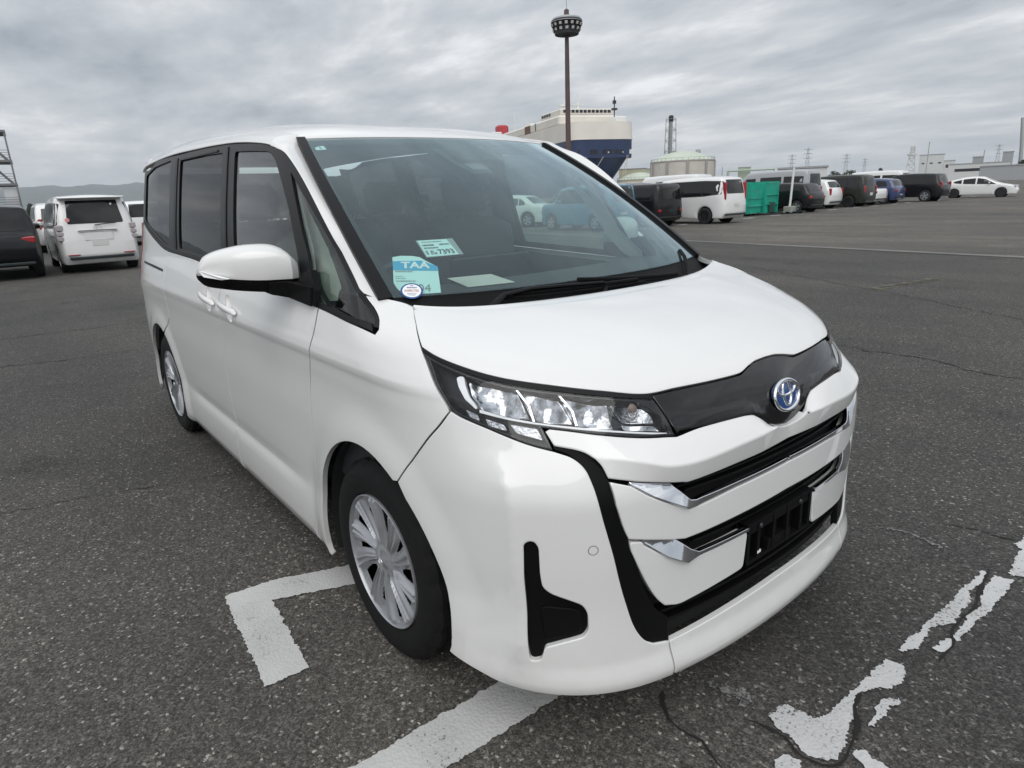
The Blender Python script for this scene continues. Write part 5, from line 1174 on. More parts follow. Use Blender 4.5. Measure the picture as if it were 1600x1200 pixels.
G1 = 'vehicles parked in the row on the right'; G2 = 'vehicles parked on the left'; G3 = 'vehicles parked in rows farther back'
PI_ = math.pi
def v(*a, **k): return vehicle(*a, **k)
lv, lys, ltop, lL, lW = v('parked_minivan', 'minivan', 'p_white', (-17.35, .56), PI_, 'white minivan seen from behind, left of the foreground van', 'minivan', G2, rear_lamp='none')
v('parked_car', 'suv', 'p_black', (-16.9, -1.55), PI_, 'black car with red tail lamps cut off by the left edge', 'car', G2, rear_lamp='x', kz=.93, k=.95)
v('parked_suv', 'suv', 'p_white', (-28.9, .85), PI_, 'white off-roader just left of the white minivan, one row behind', 'car', G2, kz=1.03)
v('parked_minivan', 'minivan', 'p_silver', (-29.6, -1.75), 0.0, 'silver minivan behind the black car at the left edge', 'minivan', G2)
v('parked_car', 'hatch', 'p_grey', (-21.9, -2.6), PI_, 'grey car directly behind the black car at the left edge', 'car', G2, rear_lamp='x', kz=1.02)
v('parked_car', 'hatch', 'p_white', (-50.0, -.15), 0.0, 'small white car facing us in the gap at far left', 'car', G2)
v('parked_minivan', 'minivan', 'p_white', (-30.5, 3.9), PI_, 'white vehicle between the rear minivan and the foreground van', 'minivan', G2)
v('parked_car', 'minivan', 'p_white', (-13.8, 22.35), PI_, 'white minivan with tall red tail lamps beside the black boxy car', 'minivan', G1, dark_rim=True, rear_lamp='tall')
v('parked_car', 'boxy', 'p_black', (-15.1, 19.85), PI_, 'black boxy car with low red lamps in front of the white minivan', 'car', G1, rear_lamp='low')
v('parked_car', 'boxy', 'p_cyan', (-15.3, 17.3), PI_, 'light blue boxy car left of the black boxy car', 'car', G1, rear_lamp='x', kz=1.02)
v('parked_sedan', 'sedan', 'p_pearl', (-21.3, 19.2), math.radians(204), 'white sedan seen through the windscreen of the foreground van', 'sedan', G1, rear_lamp='x')
v('parked_van', 'van', 'p_white', (-21.0, 30.5), PI_, 'white high-roofed van in the second row, behind the white minivan', 'van', G1)
v('parked_car', 'hatch', 'p_black', (-15.5, 32.35), PI_, 'black hatchback behind the white pole, silver wheels', 'car', G1, rear_lamp='x')
v('parked_van', 'van', 'p_silver', (-17.0, 34.9), PI_, 'silver van behind the green skip and the black hatchback', 'van', G1, k=.98)
v('parked_suv', 'hatch', 'p_white', (-16.9, 37.3), PI_, 'white car between the silver van and the black-green minivan', 'car', G1, kz=1.1)
v('parked_minivan', 'minivan', 'p_olive', (-16.1, 39.8), PI_, 'dark olive minivan, boxy and nearly black', 'minivan', G1, dark_rim=True)
v('parked_sedan', 'sedan', 'p_white', (-16.5, 42.3), PI_, 'white sedan tail between the dark olive minivan and the blue car', 'sedan', G1, rear_lamp='x')
v('parked_car', 'hatch', 'p_blue', (-16.4, 44.8), PI_, 'dark blue hatchback beside the white sedan tail', 'car', G1, rear_lamp='x', kz=1.05)
v('parked_suv', 'suv', 'p_black', (-15.0, 48.2), PI_, 'black off-roader with silver wheels behind the low white fastback', 'car', G1)
v('parked_car', 'fastback', 'p_white', (-17.6, 55.2), math.radians(10), 'low white fastback parked side-on with its nose to the right', 'car', G1, dark_rim=True)
v('parked_van', 'van', 'p_white', (-20.5, 56.0), PI_, 'white van roof showing above the dark blue hatchback', 'van', G3)
for i, (typ, c, x, y, yw, lab) in enumerate([('hatch', 'p_maroon', -13.0, 86, .2, 'dark maroon car beyond the white fastback at far right'), ('suv', 'p_black', -10.5, 82, .1, 'black car cut off by the right edge, beyond the fastback'),
        ('minivan', 'p_grey', -21.2, 25.6, PI_, 'dark grey minivan roof behind the light blue car'), ('hatch', 'p_black', -21.5, 22.6, PI_, 'black car roof behind the black boxy car'),
        ('sedan', 'p_silver', -24.0, 14.0, PI_, 'silver sedan behind the white sedan, seen through the windscreen'), ('minivan', 'p_white', -31.0, 18.0, PI_, 'white minivan far behind the white sedan, seen through the windscreen'), ('hatch', 'p_grey', -30.0, 22.5, PI_, 'grey car two rows behind the light blue car'),
        ('minivan', 'p_black', -26.5, 11.0, PI_, 'black minivan left of the white sedan, seen through the windscreen'), ('suv', 'p_white', -32.0, 12.5, PI_, 'white off-roader far left of the white sedan, seen through the windscreen'),
        ('minivan', 'p_black', -33.0, 34.0, PI_, 'black minivan roof left of the round storage tank'), ('hatch', 'p_silver', -40.5, -5.2, PI_, 'distant silver car at far left under the steel stair tower')]):
    v('parked_car', typ, c, (x, y), yw, lab, 'car', G3)
# extra tail detail on the white minivan at left (its rear faces us)
simple('clear_lamp', (.40, .36, .37), .15, coat=1.0)
def lrear(x, z): return None
mb = MB()
for s in (-1, 1):
    for z0, z1 in ((1.02, 1.16), (.90, 1.0), (.78, .885)):
        MB().box((.01, min(s*.70, s*.845), z0), (.12, max(s*.70, s*.845), z1), bev=.02).build('tail_lamp', 'clear_lamp', lv, smooth=True)
    MB().box((-.052, min(s*.46, s*.72), .435), (-.01, max(s*.46, s*.72), .46), bev=.008).build('reflector', 'red_lamp', lv)
MB().box((-.062, -.42, .985), (-.02, .42, 1.02), bev=.01).build('tail_garnish', 'chrome', lv, smooth=True)
MB().box((-.045, -.30, .78), (-.035, .30, .96), bev=.004).build('plate_recess', 'p_white', lv)
MB().tube([(-.06, .05, 1.13), (-.055, -.22, 1.16), (-.03, -.42, 1.17)], .014, 6).build('rear_wiper', 'bg_trim', lv)
MB().box((-.03, -.70, 1.755), (.26, .70, 1.80), bev=.02).build('roof_spoiler', 'p_white', lv, smooth=True)
vv, ff = [], []
for args in ((0, 0, .075, .05, .007, .008), (0, .008, .024, .042, .006, .007), (0, .022, .054, .022, .006, .007)):
    a, b = ellipse_ring(*args, n=36); n = len(vv); vv += [(-.058-x, y, z+1.08) for x, y, z in a]; ff += [tuple(n+i for i in q) for q in b]
add('emblem', vv, ff, 'chrome', lv, smooth=True)
MB().lathe([(0, -.028), (.045, -.028), (.05, -.02)], 'x', (-.02, .58, 1.27), 16).build('round_sticker', 'sticker_pink', lv)
# ------------------------------------------------------------------ quay-side structures
def at_px_az(px):   # azimuth of an image column at the horizon (camera geometry), used to set bearings of far things
    return math.radians(float(np.interp(px, [0, 150, 900, 1100, 1250, 1400, 1600], [179.01, 173.4, 135.9, 125.4, 118.18, 111.68, 104.19])))
def bearing(px, D): a = at_px_az(px); return (CAM[0]+D*math.cos(a), CAM[1]+D*math.sin(a)), a
simple('mast_paint', (.10, .065, .062), .6, noise=.25, nscale=.6); simple('lamp_house', (.045, .045, .05), .6); simple('lamp_glass', (.75, .74, .70), .2, coat=1)
simple('ship_beige', (.70, .665, .60), .6, noise=.06, nscale=.12); simple('ship_navy', (.014, .032, .095), .45, noise=.12, nscale=.2); simple('ship_white', (.72, .72, .70), .5); simple('ship_red', (.42, .03, .035), .5); simple('ship_dark', (.01, .011, .014), .4)
simple('tank_wall', (.58, .545, .49), .75, noise=.10, nscale=.25); simple('tank_dome', (.50, .55, .46), .6, noise=.08, nscale=.3); simple('tank_rib', (.36, .33, .31), .8); simple('steel_grey', (.34, .36, .36), .55, metal=.3); simple('pale_yellow', (.55, .53, .38), .7, noise=.08, nscale=.2); simple('pale_green', (.40, .48, .37), .7); simple('bldg_white', (.62, .63, .62), .7, noise=.06, nscale=.1); simple('bldg_grey', (.34, .35, .36), .8); simple('skip_green', (.012, .36, .25), .5, noise=.18, nscale=3); simple('tarp_green', (.02, .07, .06), .8); simple('rust', (.16, .09, .06), .85, noise=.3, nscale=8)
simple('rope', (.45, .43, .38), .9)
# --- lighting mast
(mx, my), a = bearing(888, 62)
mast = empty('light_mast', (mx, my, 0)); tag(mast, 'tall brown floodlight mast with a ring of lamps rising behind the van', 'light mast')
ztop = 15.7
MB().tube([(0, 0, 0), (0, 0, 6), (0, 0, 12), (0, 0, ztop)], .27, 20, r2=.165).build('pole', 'mast_paint', mast, smooth=True)
MB().lathe([(.3, ztop-1.18), (1.02, ztop-1.10), (1.08, ztop-.88), (.95, ztop-.80), (1.0, ztop-.2), (1.34, ztop-.15), (1.34, ztop-.02), (1.0, ztop+.22), (.4, ztop+.36), (.0, ztop+.38)], 'z', (0, 0, 0), 24).build('lamp_ring', 'lamp_house', mast, smooth=True)
MB().lathe([(1.36, ztop-.16), (1.2, ztop+.16), (.35, ztop+.40)], 'z', (0, 0, 0), 24).build('canopy', 'steel_grey', mast, smooth=True)
MB().lathe([(.21, ztop+.35), (.21, ztop+.82), (0, ztop+.95)], 'z', (0, 0, 0), 16).build('mast_cap', 'mast_paint', mast, smooth=True)
MB().tube([(0, 0, ztop+.9), (0, 0, ztop+1.75)], .025, 6).build('lightning_rod', 'steel_grey', mast)
for row, (z, r, n) in enumerate(((ztop-.34, 1.22, 16), (ztop-.70, 1.10, 14))):
    for i in range(n):
        t = 2*math.pi*(i+.35*row)/n; c, s = math.cos(t), math.sin(t)
        R3 = Matrix.Translation((c*r, s*r, z)) @ Matrix.Rotation(t, 4, 'Z') @ Matrix.Rotation(math.radians(28), 4, 'Y')
        fl = MB().box((-.16, -.15, -.12), (.10, .15, .12), M3=R3, bev=.03).build('floodlight', 'lamp_house', mast)
        MB().box((.10, -.12, -.11), (.125, .12, .11), M3=R3, bev=.01).build('lens', 'lamp_glass', fl)
# --- car-carrier ship, bow towards us
BOW = np.array(bearing(948, 300)[0]); STERN = np.array(bearing(775, 440)[0]); sh_ax = BOW-STERN; SL = float(np.linalg.norm(sh_ax)); yaw_s = math.atan2(sh_ax[1], sh_ax[0])
ship = empty('cargo_ship', (STERN[0], STERN[1], 0), yaw_s); tag(ship, 'beige and navy car-carrier ship moored beyond the parked cars, bow towards us', 'ship')
def hull(name, zs, mat, fn):
    vts = []; fcs = []; NT = 40
    for z in zs:
        B, ent, nose, p = fn(z)
        for i in range(NT+1):
            t = i/NT
            if t < .25: x = SL*.0+(SL+nose-ent)*(t/.25); b = B
            else:
                q = (t-.25)/.75; q = math.sin(q*math.pi/2); x = SL+nose-ent+ent*q; b = B*max(0, 1-q**p)**(1/p)
            vts.append((x, -b, z)); 
        for i in range(NT, -1, -1):
            x, b, zz = vts[-1-2*(NT-i)] if False else (0, 0, 0)
            break
    K = NT+1; rows = len(zs)
    left = [(x, -y, z) for x, y, z in vts]; off = len(vts); allv = vts+left
    for r in range(rows-1):
        for i in range(NT):
            fcs.append((r*K+i, r*K+i+1, (r+1)*K+i+1, (r+1)*K+i)); fcs.append((off+r*K+i+1, off+r*K+i, off+(r+1)*K+i, off+(r+1)*K+i+1))
        fcs.append((r*K, (r+1)*K, off+(r+1)*K, off+r*K))
    for i in range(NT): fcs.append(((rows-1)*K+i, (rows-1)*K+i+1, off+(rows-1)*K+i+1, off+(rows-1)*K+i))
    mb = MB(); mb.v = allv; mb.f = fcs; return mb.build(name, mat, ship, smooth=True, sharp=30)
def f_low(z):
    t = min(1, max(0, (z+2)/18.0)); return 15.2*(.80+.20*t), 42-26*t, -11+10*t, 1.5+1.4*t
def f_up(z): return 13.4, 13, -1+.0*(z-16), 2.9
hull('lower_hull', np.linspace(-2, 16, 10), 'ship_navy', f_low); hull('upper_hull', [16.02, 18, 21, 23.6], 'ship_navy', lambda z: (15.5, 11, -.6, 4.2)); hull('superstructure', [23.62, 26, 29, 31.0], 'ship_beige', lambda z: (15.6, 11, -.6-.15*(z-24.8), 4.4))
MB().box((SL-115, -14.9, 31.0), (SL-17, 14.9, 35.4), bev=.8).build('upper_block', 'ship_beige', ship)
br_ = MB().box((SL-44, -13.2, 35.4), (SL-19, 13.2, 38.4), bev=.5).build('bridge', 'ship_beige', ship)
for i in range(12):
    y = -11.8+i*2.0; MB().box((SL-19.05, y, 36.6), (SL-18.8, y+1.45, 37.8)).build('bridge_window', 'ship_dark', br_)
for i in range(4): MB().box((SL-42+i*3, -13.4, 36.6), (SL-40+i*3, -13.15, 37.8)).build('bridge_window', 'ship_dark', br_)
MB().box((SL-30, -.5, 38.4), (SL-29.2, .5, 42.5)).box((SL-30.3, -2.6, 41.2), (SL-29, 2.6, 41.6)).box((SL-29.8, -.12, 42), (SL-29.5, .12, 46)).box((SL-33, -6, 38.4), (SL-32.2, -5.2, 43)).box((SL-34, -8, 41), (SL-31.5, -4.4, 41.8)).build('radar_mast', 'ship_white', ship)
MB().tube([(SL-9, 8.5, 31), (SL-9, 8.5, 42)], .25, 8).box((SL-9.8, 7.4, 36.4), (SL-8.2, 9.6, 37.2)).box((SL-9.6, 7.9, 39), (SL-8.4, 9.1, 40.4)).build('fore_mast', 'ship_dark', ship)
MB().box((SL-13, 8, 31), (SL-6, 13.5, 33.6), bev=.5).build('deck_house', 'ship_white', ship); MB().box((SL-70, -12, 35.4), (SL-62, -6, 36.8), bev=.2).build('deck_house', 'ship_white', ship)
MB().tube([(SL-95, -9, 35.4), (SL-95, -9, 45)], .18, 6).box((SL-95.6, -9.8, 41.5), (SL-94.4, -8.2, 42)).build('aft_mast', 'ship_white', ship)
MB().box((12, -13, 31), (SL-122, -2, 35.8) if SL > 150 else (30, -2, 35.8), bev=.4).box((22, -14, 31), (29, -8, 38.5), bev=.4).build('aft_house', 'ship_white', ship)
MB().box((2, -4, 33), (9, 3, 44.5), bev=.9).build('funnel', 'ship_red', ship)
MB().box((SL-62, -15.1, 31.2), (SL-54, -14.8, 34.9)).build('side_door', 'rust', ship); MB().box((SL-47, -15.1, 31.6), (SL-46.2, -14.8, 34.9)).build('side_slot', 'ship_dark', ship)
def bowpt(y, z):
    B, ent, nose, p = (15.5, 11, -.6, 4.2); q = max(0, 1-(abs(y)/B)**p)**(1/p); return SL+nose-ent+ent*q
for y0, y1 in ((-12.6, -11.6), (-7.2, -3.8), (-1.6, .6), (1.4, 3.2), (4.6, 6.6), (7.2, 8.8), (11.8, 13.4)):
    ym = (y0+y1)/2; xx = bowpt(ym, 18); MB().box((xx-1.2, y0, 17.6), (xx+.12, y1, 19.4)).build('mooring_port', 'ship_dark' if ym < 11 else 'lamp_glass', ship)
for y in (1.0, 8.0): MB().box((bowpt(y, 18)-.3, y+.2, 17.8), (bowpt(y, 18)+.2, y+.9, 18.7), bev=.2).build('fairlead', 'ship_white', ship)
MB().box((SL-14.5, -6.9, 4.0), (SL-10.5, -5.2, 9.5), bev=.5).build('anchor', 'steel_grey', ship)
for (p, q) in (((-1.0, 16.5), (14, -20, 3.0)), ((11.0, 17), (10, 2, 1)), ((11.6, 17), (12, 3, 1)), ((-9.0, 16.6), (16, -26, 2))):
    A = np.array([bowpt(p[0], p[1]), p[0], p[1]]); E = np.array([SL+q[0]-4, q[1], q[2]]); ts = np.linspace(0, 1, 9)
    MB().tube([A+(E-A)*t-np.array([0, 0, 2.2*math.sin(math.pi*t)]) for t in ts], .11, 5).build('mooring_line', 'rope', ship)
# --- domed storage tank
def tank(px, D, R, h, dome, lab, ribs=10, mat='tank_wall'):
    (x, y), a = bearing(px, D); o = empty('storage_tank', (x, y, 0), a+math.pi); tag(o, lab, 'tank', 'storage tanks across the water')
    MB().lathe([(R, 0), (R, h)], 'z', (0, 0, 0), 64).build('wall', mat, o, smooth=True)
    MB().lathe([(R*1.012, h-.1), (R*1.012, h+.35), (R, h+.35)], 'z', (0, 0, 0), 64).build('rim', 'tank_rib', o)
    pr = [(R*math.cos(t), h+.3+dome*math.sin(t)) for t in np.linspace(0, math.pi/2, 10)]; pr = [(R*(1-q), h+.3+dome*(1-(1-q)**2)) for q in np.linspace(0, 1, 10)]
    MB().lathe(pr, 'z', (0, 0, 0), 64).build('dome', 'tank_dome', o, smooth=True)
    for i in range(ribs):
        t = 2*math.pi*(i+.25)/ribs; R3 = Matrix.Rotation(t, 4, 'Z'); MB().box((R-.1, -.5, 0), (R+.35, .5, h), M3=R3).build('buttress', 'tank_rib', o)
    for i in range(36):
        t = 2*math.pi*i/36; R3 = Matrix.Rotation(t, 4, 'Z'); MB().box((R-.05, -.05, h+.35), (R+.05, .05, h+1.2), M3=R3).build('rail_post', 'steel_grey', o)
    MB().lathe([(R+.02, h+1.15), (R+.02, h+1.25)], 'z', (0, 0, 0), 64).build('rail', 'steel_grey', o)
    return o
tk = tank(1066, 262, 11.6, 11.2, 3.6, 'large beige storage tank with a pale domed roof right of the ship')
MB().box((-1, 4.6, 13.6), (1, 6.4, 15.4), bev=.2).build('vent', 'steel_grey', tk)
pts = [(-11.0, -5.5, 0), (-11.0, -5.5, 11.6), (-8, -5, 14.2), (-3, -3, 15.6)]
MB().tube(pts, .35, 8).tube([(-11.8, -6.5, 0), (-11.8, -6.5, 12.4), (-9, -7, 14.4)], .3, 8).build('pipe_riser', 'pale_green', tk)
tank(1000, 300, 9.5, 6.0, 3.0, 'low pale yellow tank between the ship and the large tank', 0, 'pale_yellow')
# --- lattice flare tower
def lattice(name, px, D, h, w0, w1, mat, lab, cat, nseg=7, r=.10, group=None, stack=False):
    (x, y), a = bearing(px, D); o = empty(name, (x, y, 0), a); tag(o, lab, cat, group)
    def c(k, z): w = (w0+(w1-w0)*z/h)/2; return ((-1 if k in (0, 3) else 1)*w, (-1 if k < 2 else 1)*w, z)
    m = MB()
    for k in range(4): m.tube([c(k, 0), c(k, h)], r, 5)
    m.build('legs', mat, o); m = MB(); m['x'] if False else None
    for i in range(nseg):
        z0, z1 = h*i/nseg, h*(i+1)/nseg
        for k in range(4): m.tube([c(k, z0), c((k+1) % 4, z1)], r*.6, 4); m.tube([c(k, z1), c((k+1) % 4, z1)], r*.6, 4)
    m.build('bracing', mat, o)
    if stack: MB().tube([(0, 0, 0), (0, 0, h*1.03)], .75, 12).tube([(1.1, .6, 0), (1.1, .6, h*.98)], .4, 10).build('flare_stack', 'steel_grey', o, smooth=True); MB().lathe([(1.0, h*.97), (1.15, h*1.03), (.8, h*1.05)], 'z', (0, 0, 0), 12).build('flare_tip', 'ship_dark', o)
    return o
lattice('flare_tower', 1047, 320, 32, 6.2, 4.2, 'steel_grey', 'lattice flare tower rising behind the domed tank', 'tower', stack=True, r=.16)
def pylon(px, D, h, lab):
    o = lattice('pylon', px, D, h, 7, 1.2, 'steel_grey', lab, 'pylon', 8, .22, 'power pylons on the skyline')
    for z in (.72, .84, .95): MB().box((-.3, -4.5, h*z), (.3, 4.5, h*z+.5)).build('cross_arm', 'steel_grey', o)
pylon(1235, 900, 37, 'lattice pylon on the skyline above the silver van, left of two'); pylon(1259, 820, 40, 'lattice pylon on the skyline above the silver van, right of two')
pylon(1321, 1000, 38, 'lattice pylon above the dark olive minivan'); pylon(1350, 1300, 40, 'faint pylon right of the dark olive minivan'); pylon(1557, 1100, 42, 'faint pylon above the white fastback')
# white lattice lighthouse
o = lattice('signal_tower', 1422, 600, 26, 7.5, 2.6, 'bldg_white', 'white tapered signal tower on the skyline near the dark blue car', 'tower', 6, .35)
MB().lathe([(3.4, 19.4), (3.4, 20.4), (1.4, 20.4), (1.4, 25), (0, 27)], 'z', (0, 0, 0), 12).build('lantern', 'bldg_white', o)
# --- low buildings and plant on the far shore
def block(name, px, D, w, h, d, mat, lab, cat='building', wins=None, roof=None, z0=0, group='buildings on the far shore'):
    (x, y), a = bearing(px, D); o = empty(name, (x, y, 0), a); tag(o, lab, cat, group)
    MB().box((-d/2, -w/2, z0), (d/2, w/2, z0+h), bev=.05).build('wall', mat, o)
    MB().box((-d/2-.2, -w/2-.2, z0+h), (d/2+.2, w/2+.2, z0+h+.35)).build('roof', roof or 'bldg_grey', o)
    if wins:
        nx, nz, ww, wh, zs = wins
        for i in range(nx):
            for k in range(nz):
                y_ = -w/2+(i+.5)*w/nx; zz = z0+zs+k*(wh*1.9); MB().box((-d/2-.06, y_-ww/2, zz), (-d/2+.02, y_+ww/2, zz+wh)).build('window', 'ship_dark', o)
    return o
block('factory', 990, 360, 14, 12.5, 10, 'pale_yellow', 'pale yellow industrial block just right of the ship bow', wins=(3, 1, 1.6, 1.6, 7)); block('factory', 1008, 420, 9, 14, 10, 'pale_green', 'pale green plant building left of the domed tank')
block('warehouse', 1252, 155, 9.2, 4.6, 8, 'bldg_white', 'flat white roofed shed behind the silver van'); 
block('office_block', 1455, 520, 13.5, 16.5, 12, 'bldg_white', 'plain white block above the black off-roader', wins=(3, 1, 1.6, .8, 11)); block('office_block', 1477, 530, 11, 12.5, 10, 'bldg_white', 'white office with dark windows right of the plain white block', wins=(4, 1, 1.5, 2.0, 8.3))
block('warehouse', 1531, 420, 25, 8.2, 12, 'bldg_white', 'long white warehouse with a window strip above the fastback', wins=(1, 1, 20, 1.4, 4.6)); block('silo_block', 1572, 440, 4.5, 13.5, 6, 'bldg_grey', 'grey silo block right of the long warehouse'); block('silo_block', 1528, 470, 5, 12.5, 6, 'bldg_grey', 'grey silo block above the long warehouse roof')
block('warehouse', 1590, 300, 22, 5.0, 10, 'bldg_grey', 'grey shed at the far right edge'); block('factory', 1163, 430, 7, 12.5, 6, 'pale_green', 'pale green plant column right of the domed tank'); block('factory', 1180, 440, 22, 6.5, 8, 'pale_green', 'low pale green plant right of the domed tank', wins=(5, 1, 1.2, 1.2, 3)); block('factory', 1196, 430, 6.5, 8.8, 6, 'pale_green', 'small pale green plant block left of the silver van')
block('factory', 1135, 460, 12, 6, 8, 'bldg_grey', 'low grey plant beside the domed tank'); block('warehouse', 1330, 700, 60, 5, 12, 'bldg_grey', 'long low grey shed on the skyline')
(x, y), a = bearing(1173, 425); o = empty('pipe_bridge', (x, y, 0), a); tag(o, 'pale green pipe bridge over the plant right of the tank', 'pipe bridge')
MB().tube([(0, -13, 10.8), (0, 13, 10.8)], .45, 8).build('pipe', 'pale_green', o); MB().tube([(0, -13, 0), (0, -13, 11)], .4, 8).build('support', 'pale_green', o); MB().tube([(0, 13, 0), (0, 13, 11)], .4, 8).build('support', 'pale_green', o)
(x, y), a = bearing(1594, 380); o = empty('chimney', (x, y, 0), a); tag(o, 'thin grey chimney at the right edge of the skyline', 'chimney'); MB().tube([(0, 0, 0), (0, 1.2, 14), (0, 2.6, 26)], .9, 12, r2=.5).build('shaft', 'steel_grey', o, smooth=True)
for px, D, h, lab in ((1128, 480, 15, 'thin mast right of the domed tank, left of two'), (1139, 480, 12.5, 'thin mast right of the domed tank, right of two'), (1448, 500, 24, 'thin aerial on the plain white block'), (1536, 430, 15, 'thin aerial on the long warehouse')):
    (x, y), a = bearing(px, D); o = empty('aerial', (x, y, 0)); tag(o, lab, 'aerial'); MB().tube([(0, 0, 0), (0, 0, h)], .22, 6).build('rod', 'steel_grey', o)
# --- green skip
(x, y), a = bearing(1196, 36.3)
sk = empty('skip', (-16.75, 29.25, 0), math.radians(4)); tag(sk, 'bright green steel skip beside the white minivan', 'skip')
def skip_part(nm, y0, y1, h, xd):
    m = MB(); m.prism([(.0, y0, .12), (.0, y1, .12), (.10, y1, h), (.10, y0, h)], (-xd, 0, 0)); return m
def open_box(m, x0, x1, y0, y1, z0, z1, th=.05, flare_=.10):
    for (A, B) in (((x0, y0), (x1, y0)), ((x1, y0), (x1, y1)), ((x1, y1), (x0, y1)), ((x0, y1), (x0, y0))):
        A = np.array(A); B = np.array(B); n = np.array([(B-A)[1], -(B-A)[0]]); n = n/np.linalg.norm(n)
        P = [(*A, z0), (*B, z0), (*(B+n*flare_), z1), (*(A+n*flare_), z1)]; m.prism(P, (-n[0]*th, -n[1]*th, 0))
    m.box((x0, y0, z0), (x1, y1, z0+.05)); return m
b1 = open_box(MB(), -1.5, 0, -1.45, -.15, .12, 1.28).build('low_bin', 'skip_green', sk); b2 = open_box(MB(), -1.5, .10, -.05, 1.25, .10, 1.62).build('tall_bin', 'skip_green', sk)
for z in (.45, .82, 1.22): MB().box((-.02, -1.5, z), (.09, -.12, z+.06)).build('rib', 'skip_green', b1)
for z in (.50, .95, 1.52): MB().box((.10, -.05, z), (.21, 1.28, z+.06)).build('rib', 'skip_green', b2)
for y_ in (-.06, 1.2): MB().box((.10, y_, .10), (.20, y_+.07, 1.62)).build('corner_post', 'skip_green', b2)
MB().box((.12, .38, .10), (.26, .86, .62), bev=.02).box((.26, .46, .14), (.28, .78, .52)).build('fork_pocket', 'tarp_green', b2)
for y_ in (-1.3, -.4): MB().lathe([(.12, -.05), (.12, .05)], 'y', (-.1, y_, .12), 12).build('castor', 'bg_trim', sk)
o = ragged([(-16.9, 29.9), (-16.2, 30.0), (-15.6, 31.0), (-16.0, 31.9), (-16.6, 31.6)], .04, step=.08, z=.05, mat='tarp_green', name='tarpaulin'); del o['kind']; tag(o, 'crumpled dark green tarpaulin at the foot of the white pole', 'tarpaulin')
for vtx in o.data.vertices: vtx.co.z = .02+.10*abs(math.sin(vtx.co.x*9+vtx.co.y*5))
pl = empty('sign_pole', (-16.25, 31.0, 0)); tag(pl, 'slim white pole in a concrete block beside the green skip', 'pole')
MB().box((-.24, -.22, .02), (.24, .22, .36), bev=.03).build('concrete_base', 'concrete', pl); MB().tube([(0, 0, .3), (.02, .10, 2.25)], .055, 10).build('pole', 'ship_white', pl, smooth=True)
# --- steel stair tower at the left edge
simple('galv', (.22, .225, .23), .5, metal=.4); simple('panel_white', (.62, .63, .64), .6); simple('stair_dark', (.05, .045, .045), .8)
(x, y), a = bearing(38, 92); st = empty('stair_tower', (x, y, 0), a); tag(st, 'grey steel stair tower of a car park at the left edge', 'stair tower')
# local +y points left in the image, x away
Wd, Dp, Hs = 9.0, 5.0, 2.55
fl_z = [2.3, 4.75, 7.2, 9.65]
for i, z in enumerate([2.25, 4.7, 7.15, 10.2]):
    MB().box((0, 0, z), (Dp, Wd, z+.22)).build('floor_slab' if i < 3 else 'roof_slab', 'galv', st)
for y_ in (0.05, 2.2, 4.4, 6.6, 8.8):
    for x_ in (0.05, Dp-.2): MB().box((x_, y_, 0), (x_+.16, y_+.16, 10.2)).build('post', 'galv', st)
k = 0
for i, z in enumerate([2.47, 4.92, 7.37]):
    for j, y_ in enumerate((.2, 2.35, 4.55, 6.75)):
        k += 1
        if (i*3+j*2) % 5 in (0, 2): MB().box((.30, y_, z), (.36, y_+1.2, z+2.0)).build('wall_panel', 'panel_white', st)
        elif (i+j) % 3 == 0: MB().box((2.2, y_, z), (2.3, y_+2.0, z+2.2)).build('wall_panel', 'stair_dark', st)
        else: MB().prism([(1.0, y_, z), (1.0, y_+.3, z), (1.0, y_+2.1, z+2.3), (1.0, y_+1.8, z+2.3)], (1.1, 0, 0)).build('stair_flight', 'galv', st)
        for q in range(4): MB().box((-.02, y_-.1, z+.22+q*.25), (.03, y_+2.1, z+.27+q*.25)).build('rail', 'galv', st)
MB().lathe([(.25, 10.42), (.25, 10.7), (0, 10.9)], 'z', (1, 2.4, 0), 12).build('roof_vent', 'galv', st)
# --- hills far to the left
def hills(name, D, az0, az1, h, seed, mat, kind='structure', n=90):
    r_ = np.random.default_rng(seed); az = np.radians(np.linspace(az0, az1, n)); f = np.zeros(n)
    for o_ in range(1, 7): f += np.sin(np.linspace(0, 1, n)*o_*5.3+r_.uniform(0, 6))/o_**1.1*.35
    env = np.clip(np.linspace(0, 1, n)/.25, 0, 1)*np.clip((1-np.linspace(0, 1, n))/.1, 0, 1)
    H = h*(.85+.16*f)*env; vts = []; fcs = []; rows = 7
    for k_ in range(rows):
        d = D+k_*D*.06; q = k_/(rows-1)
        for i in range(n):
            zz = H[i]*(1-(1-q)**2)*(1+.06*math.sin(i*1.7+k_*2.1)*(0 < k_ < rows-1)); vts.append((CAM[0]+d*math.cos(az[i]), CAM[1]+d*math.sin(az[i]), zz-2))
    for k_ in range(rows-1):
        for i in range(n-1): fcs.append((k_*n+i, k_*n+i+1, (k_+1)*n+i+1, (k_+1)*n+i))
    mb = MB(); mb.v = vts; mb.f = fcs; o = mb.build(name, mat, None, smooth=True, sharp=80); tag(o, kind=kind); return o
simple('hill_forest', (.045, .065, .055), .95, noise=.3, nscale=.004)
hills('hills', 5200, 150, 215, 285, 3, 'hill_forest')
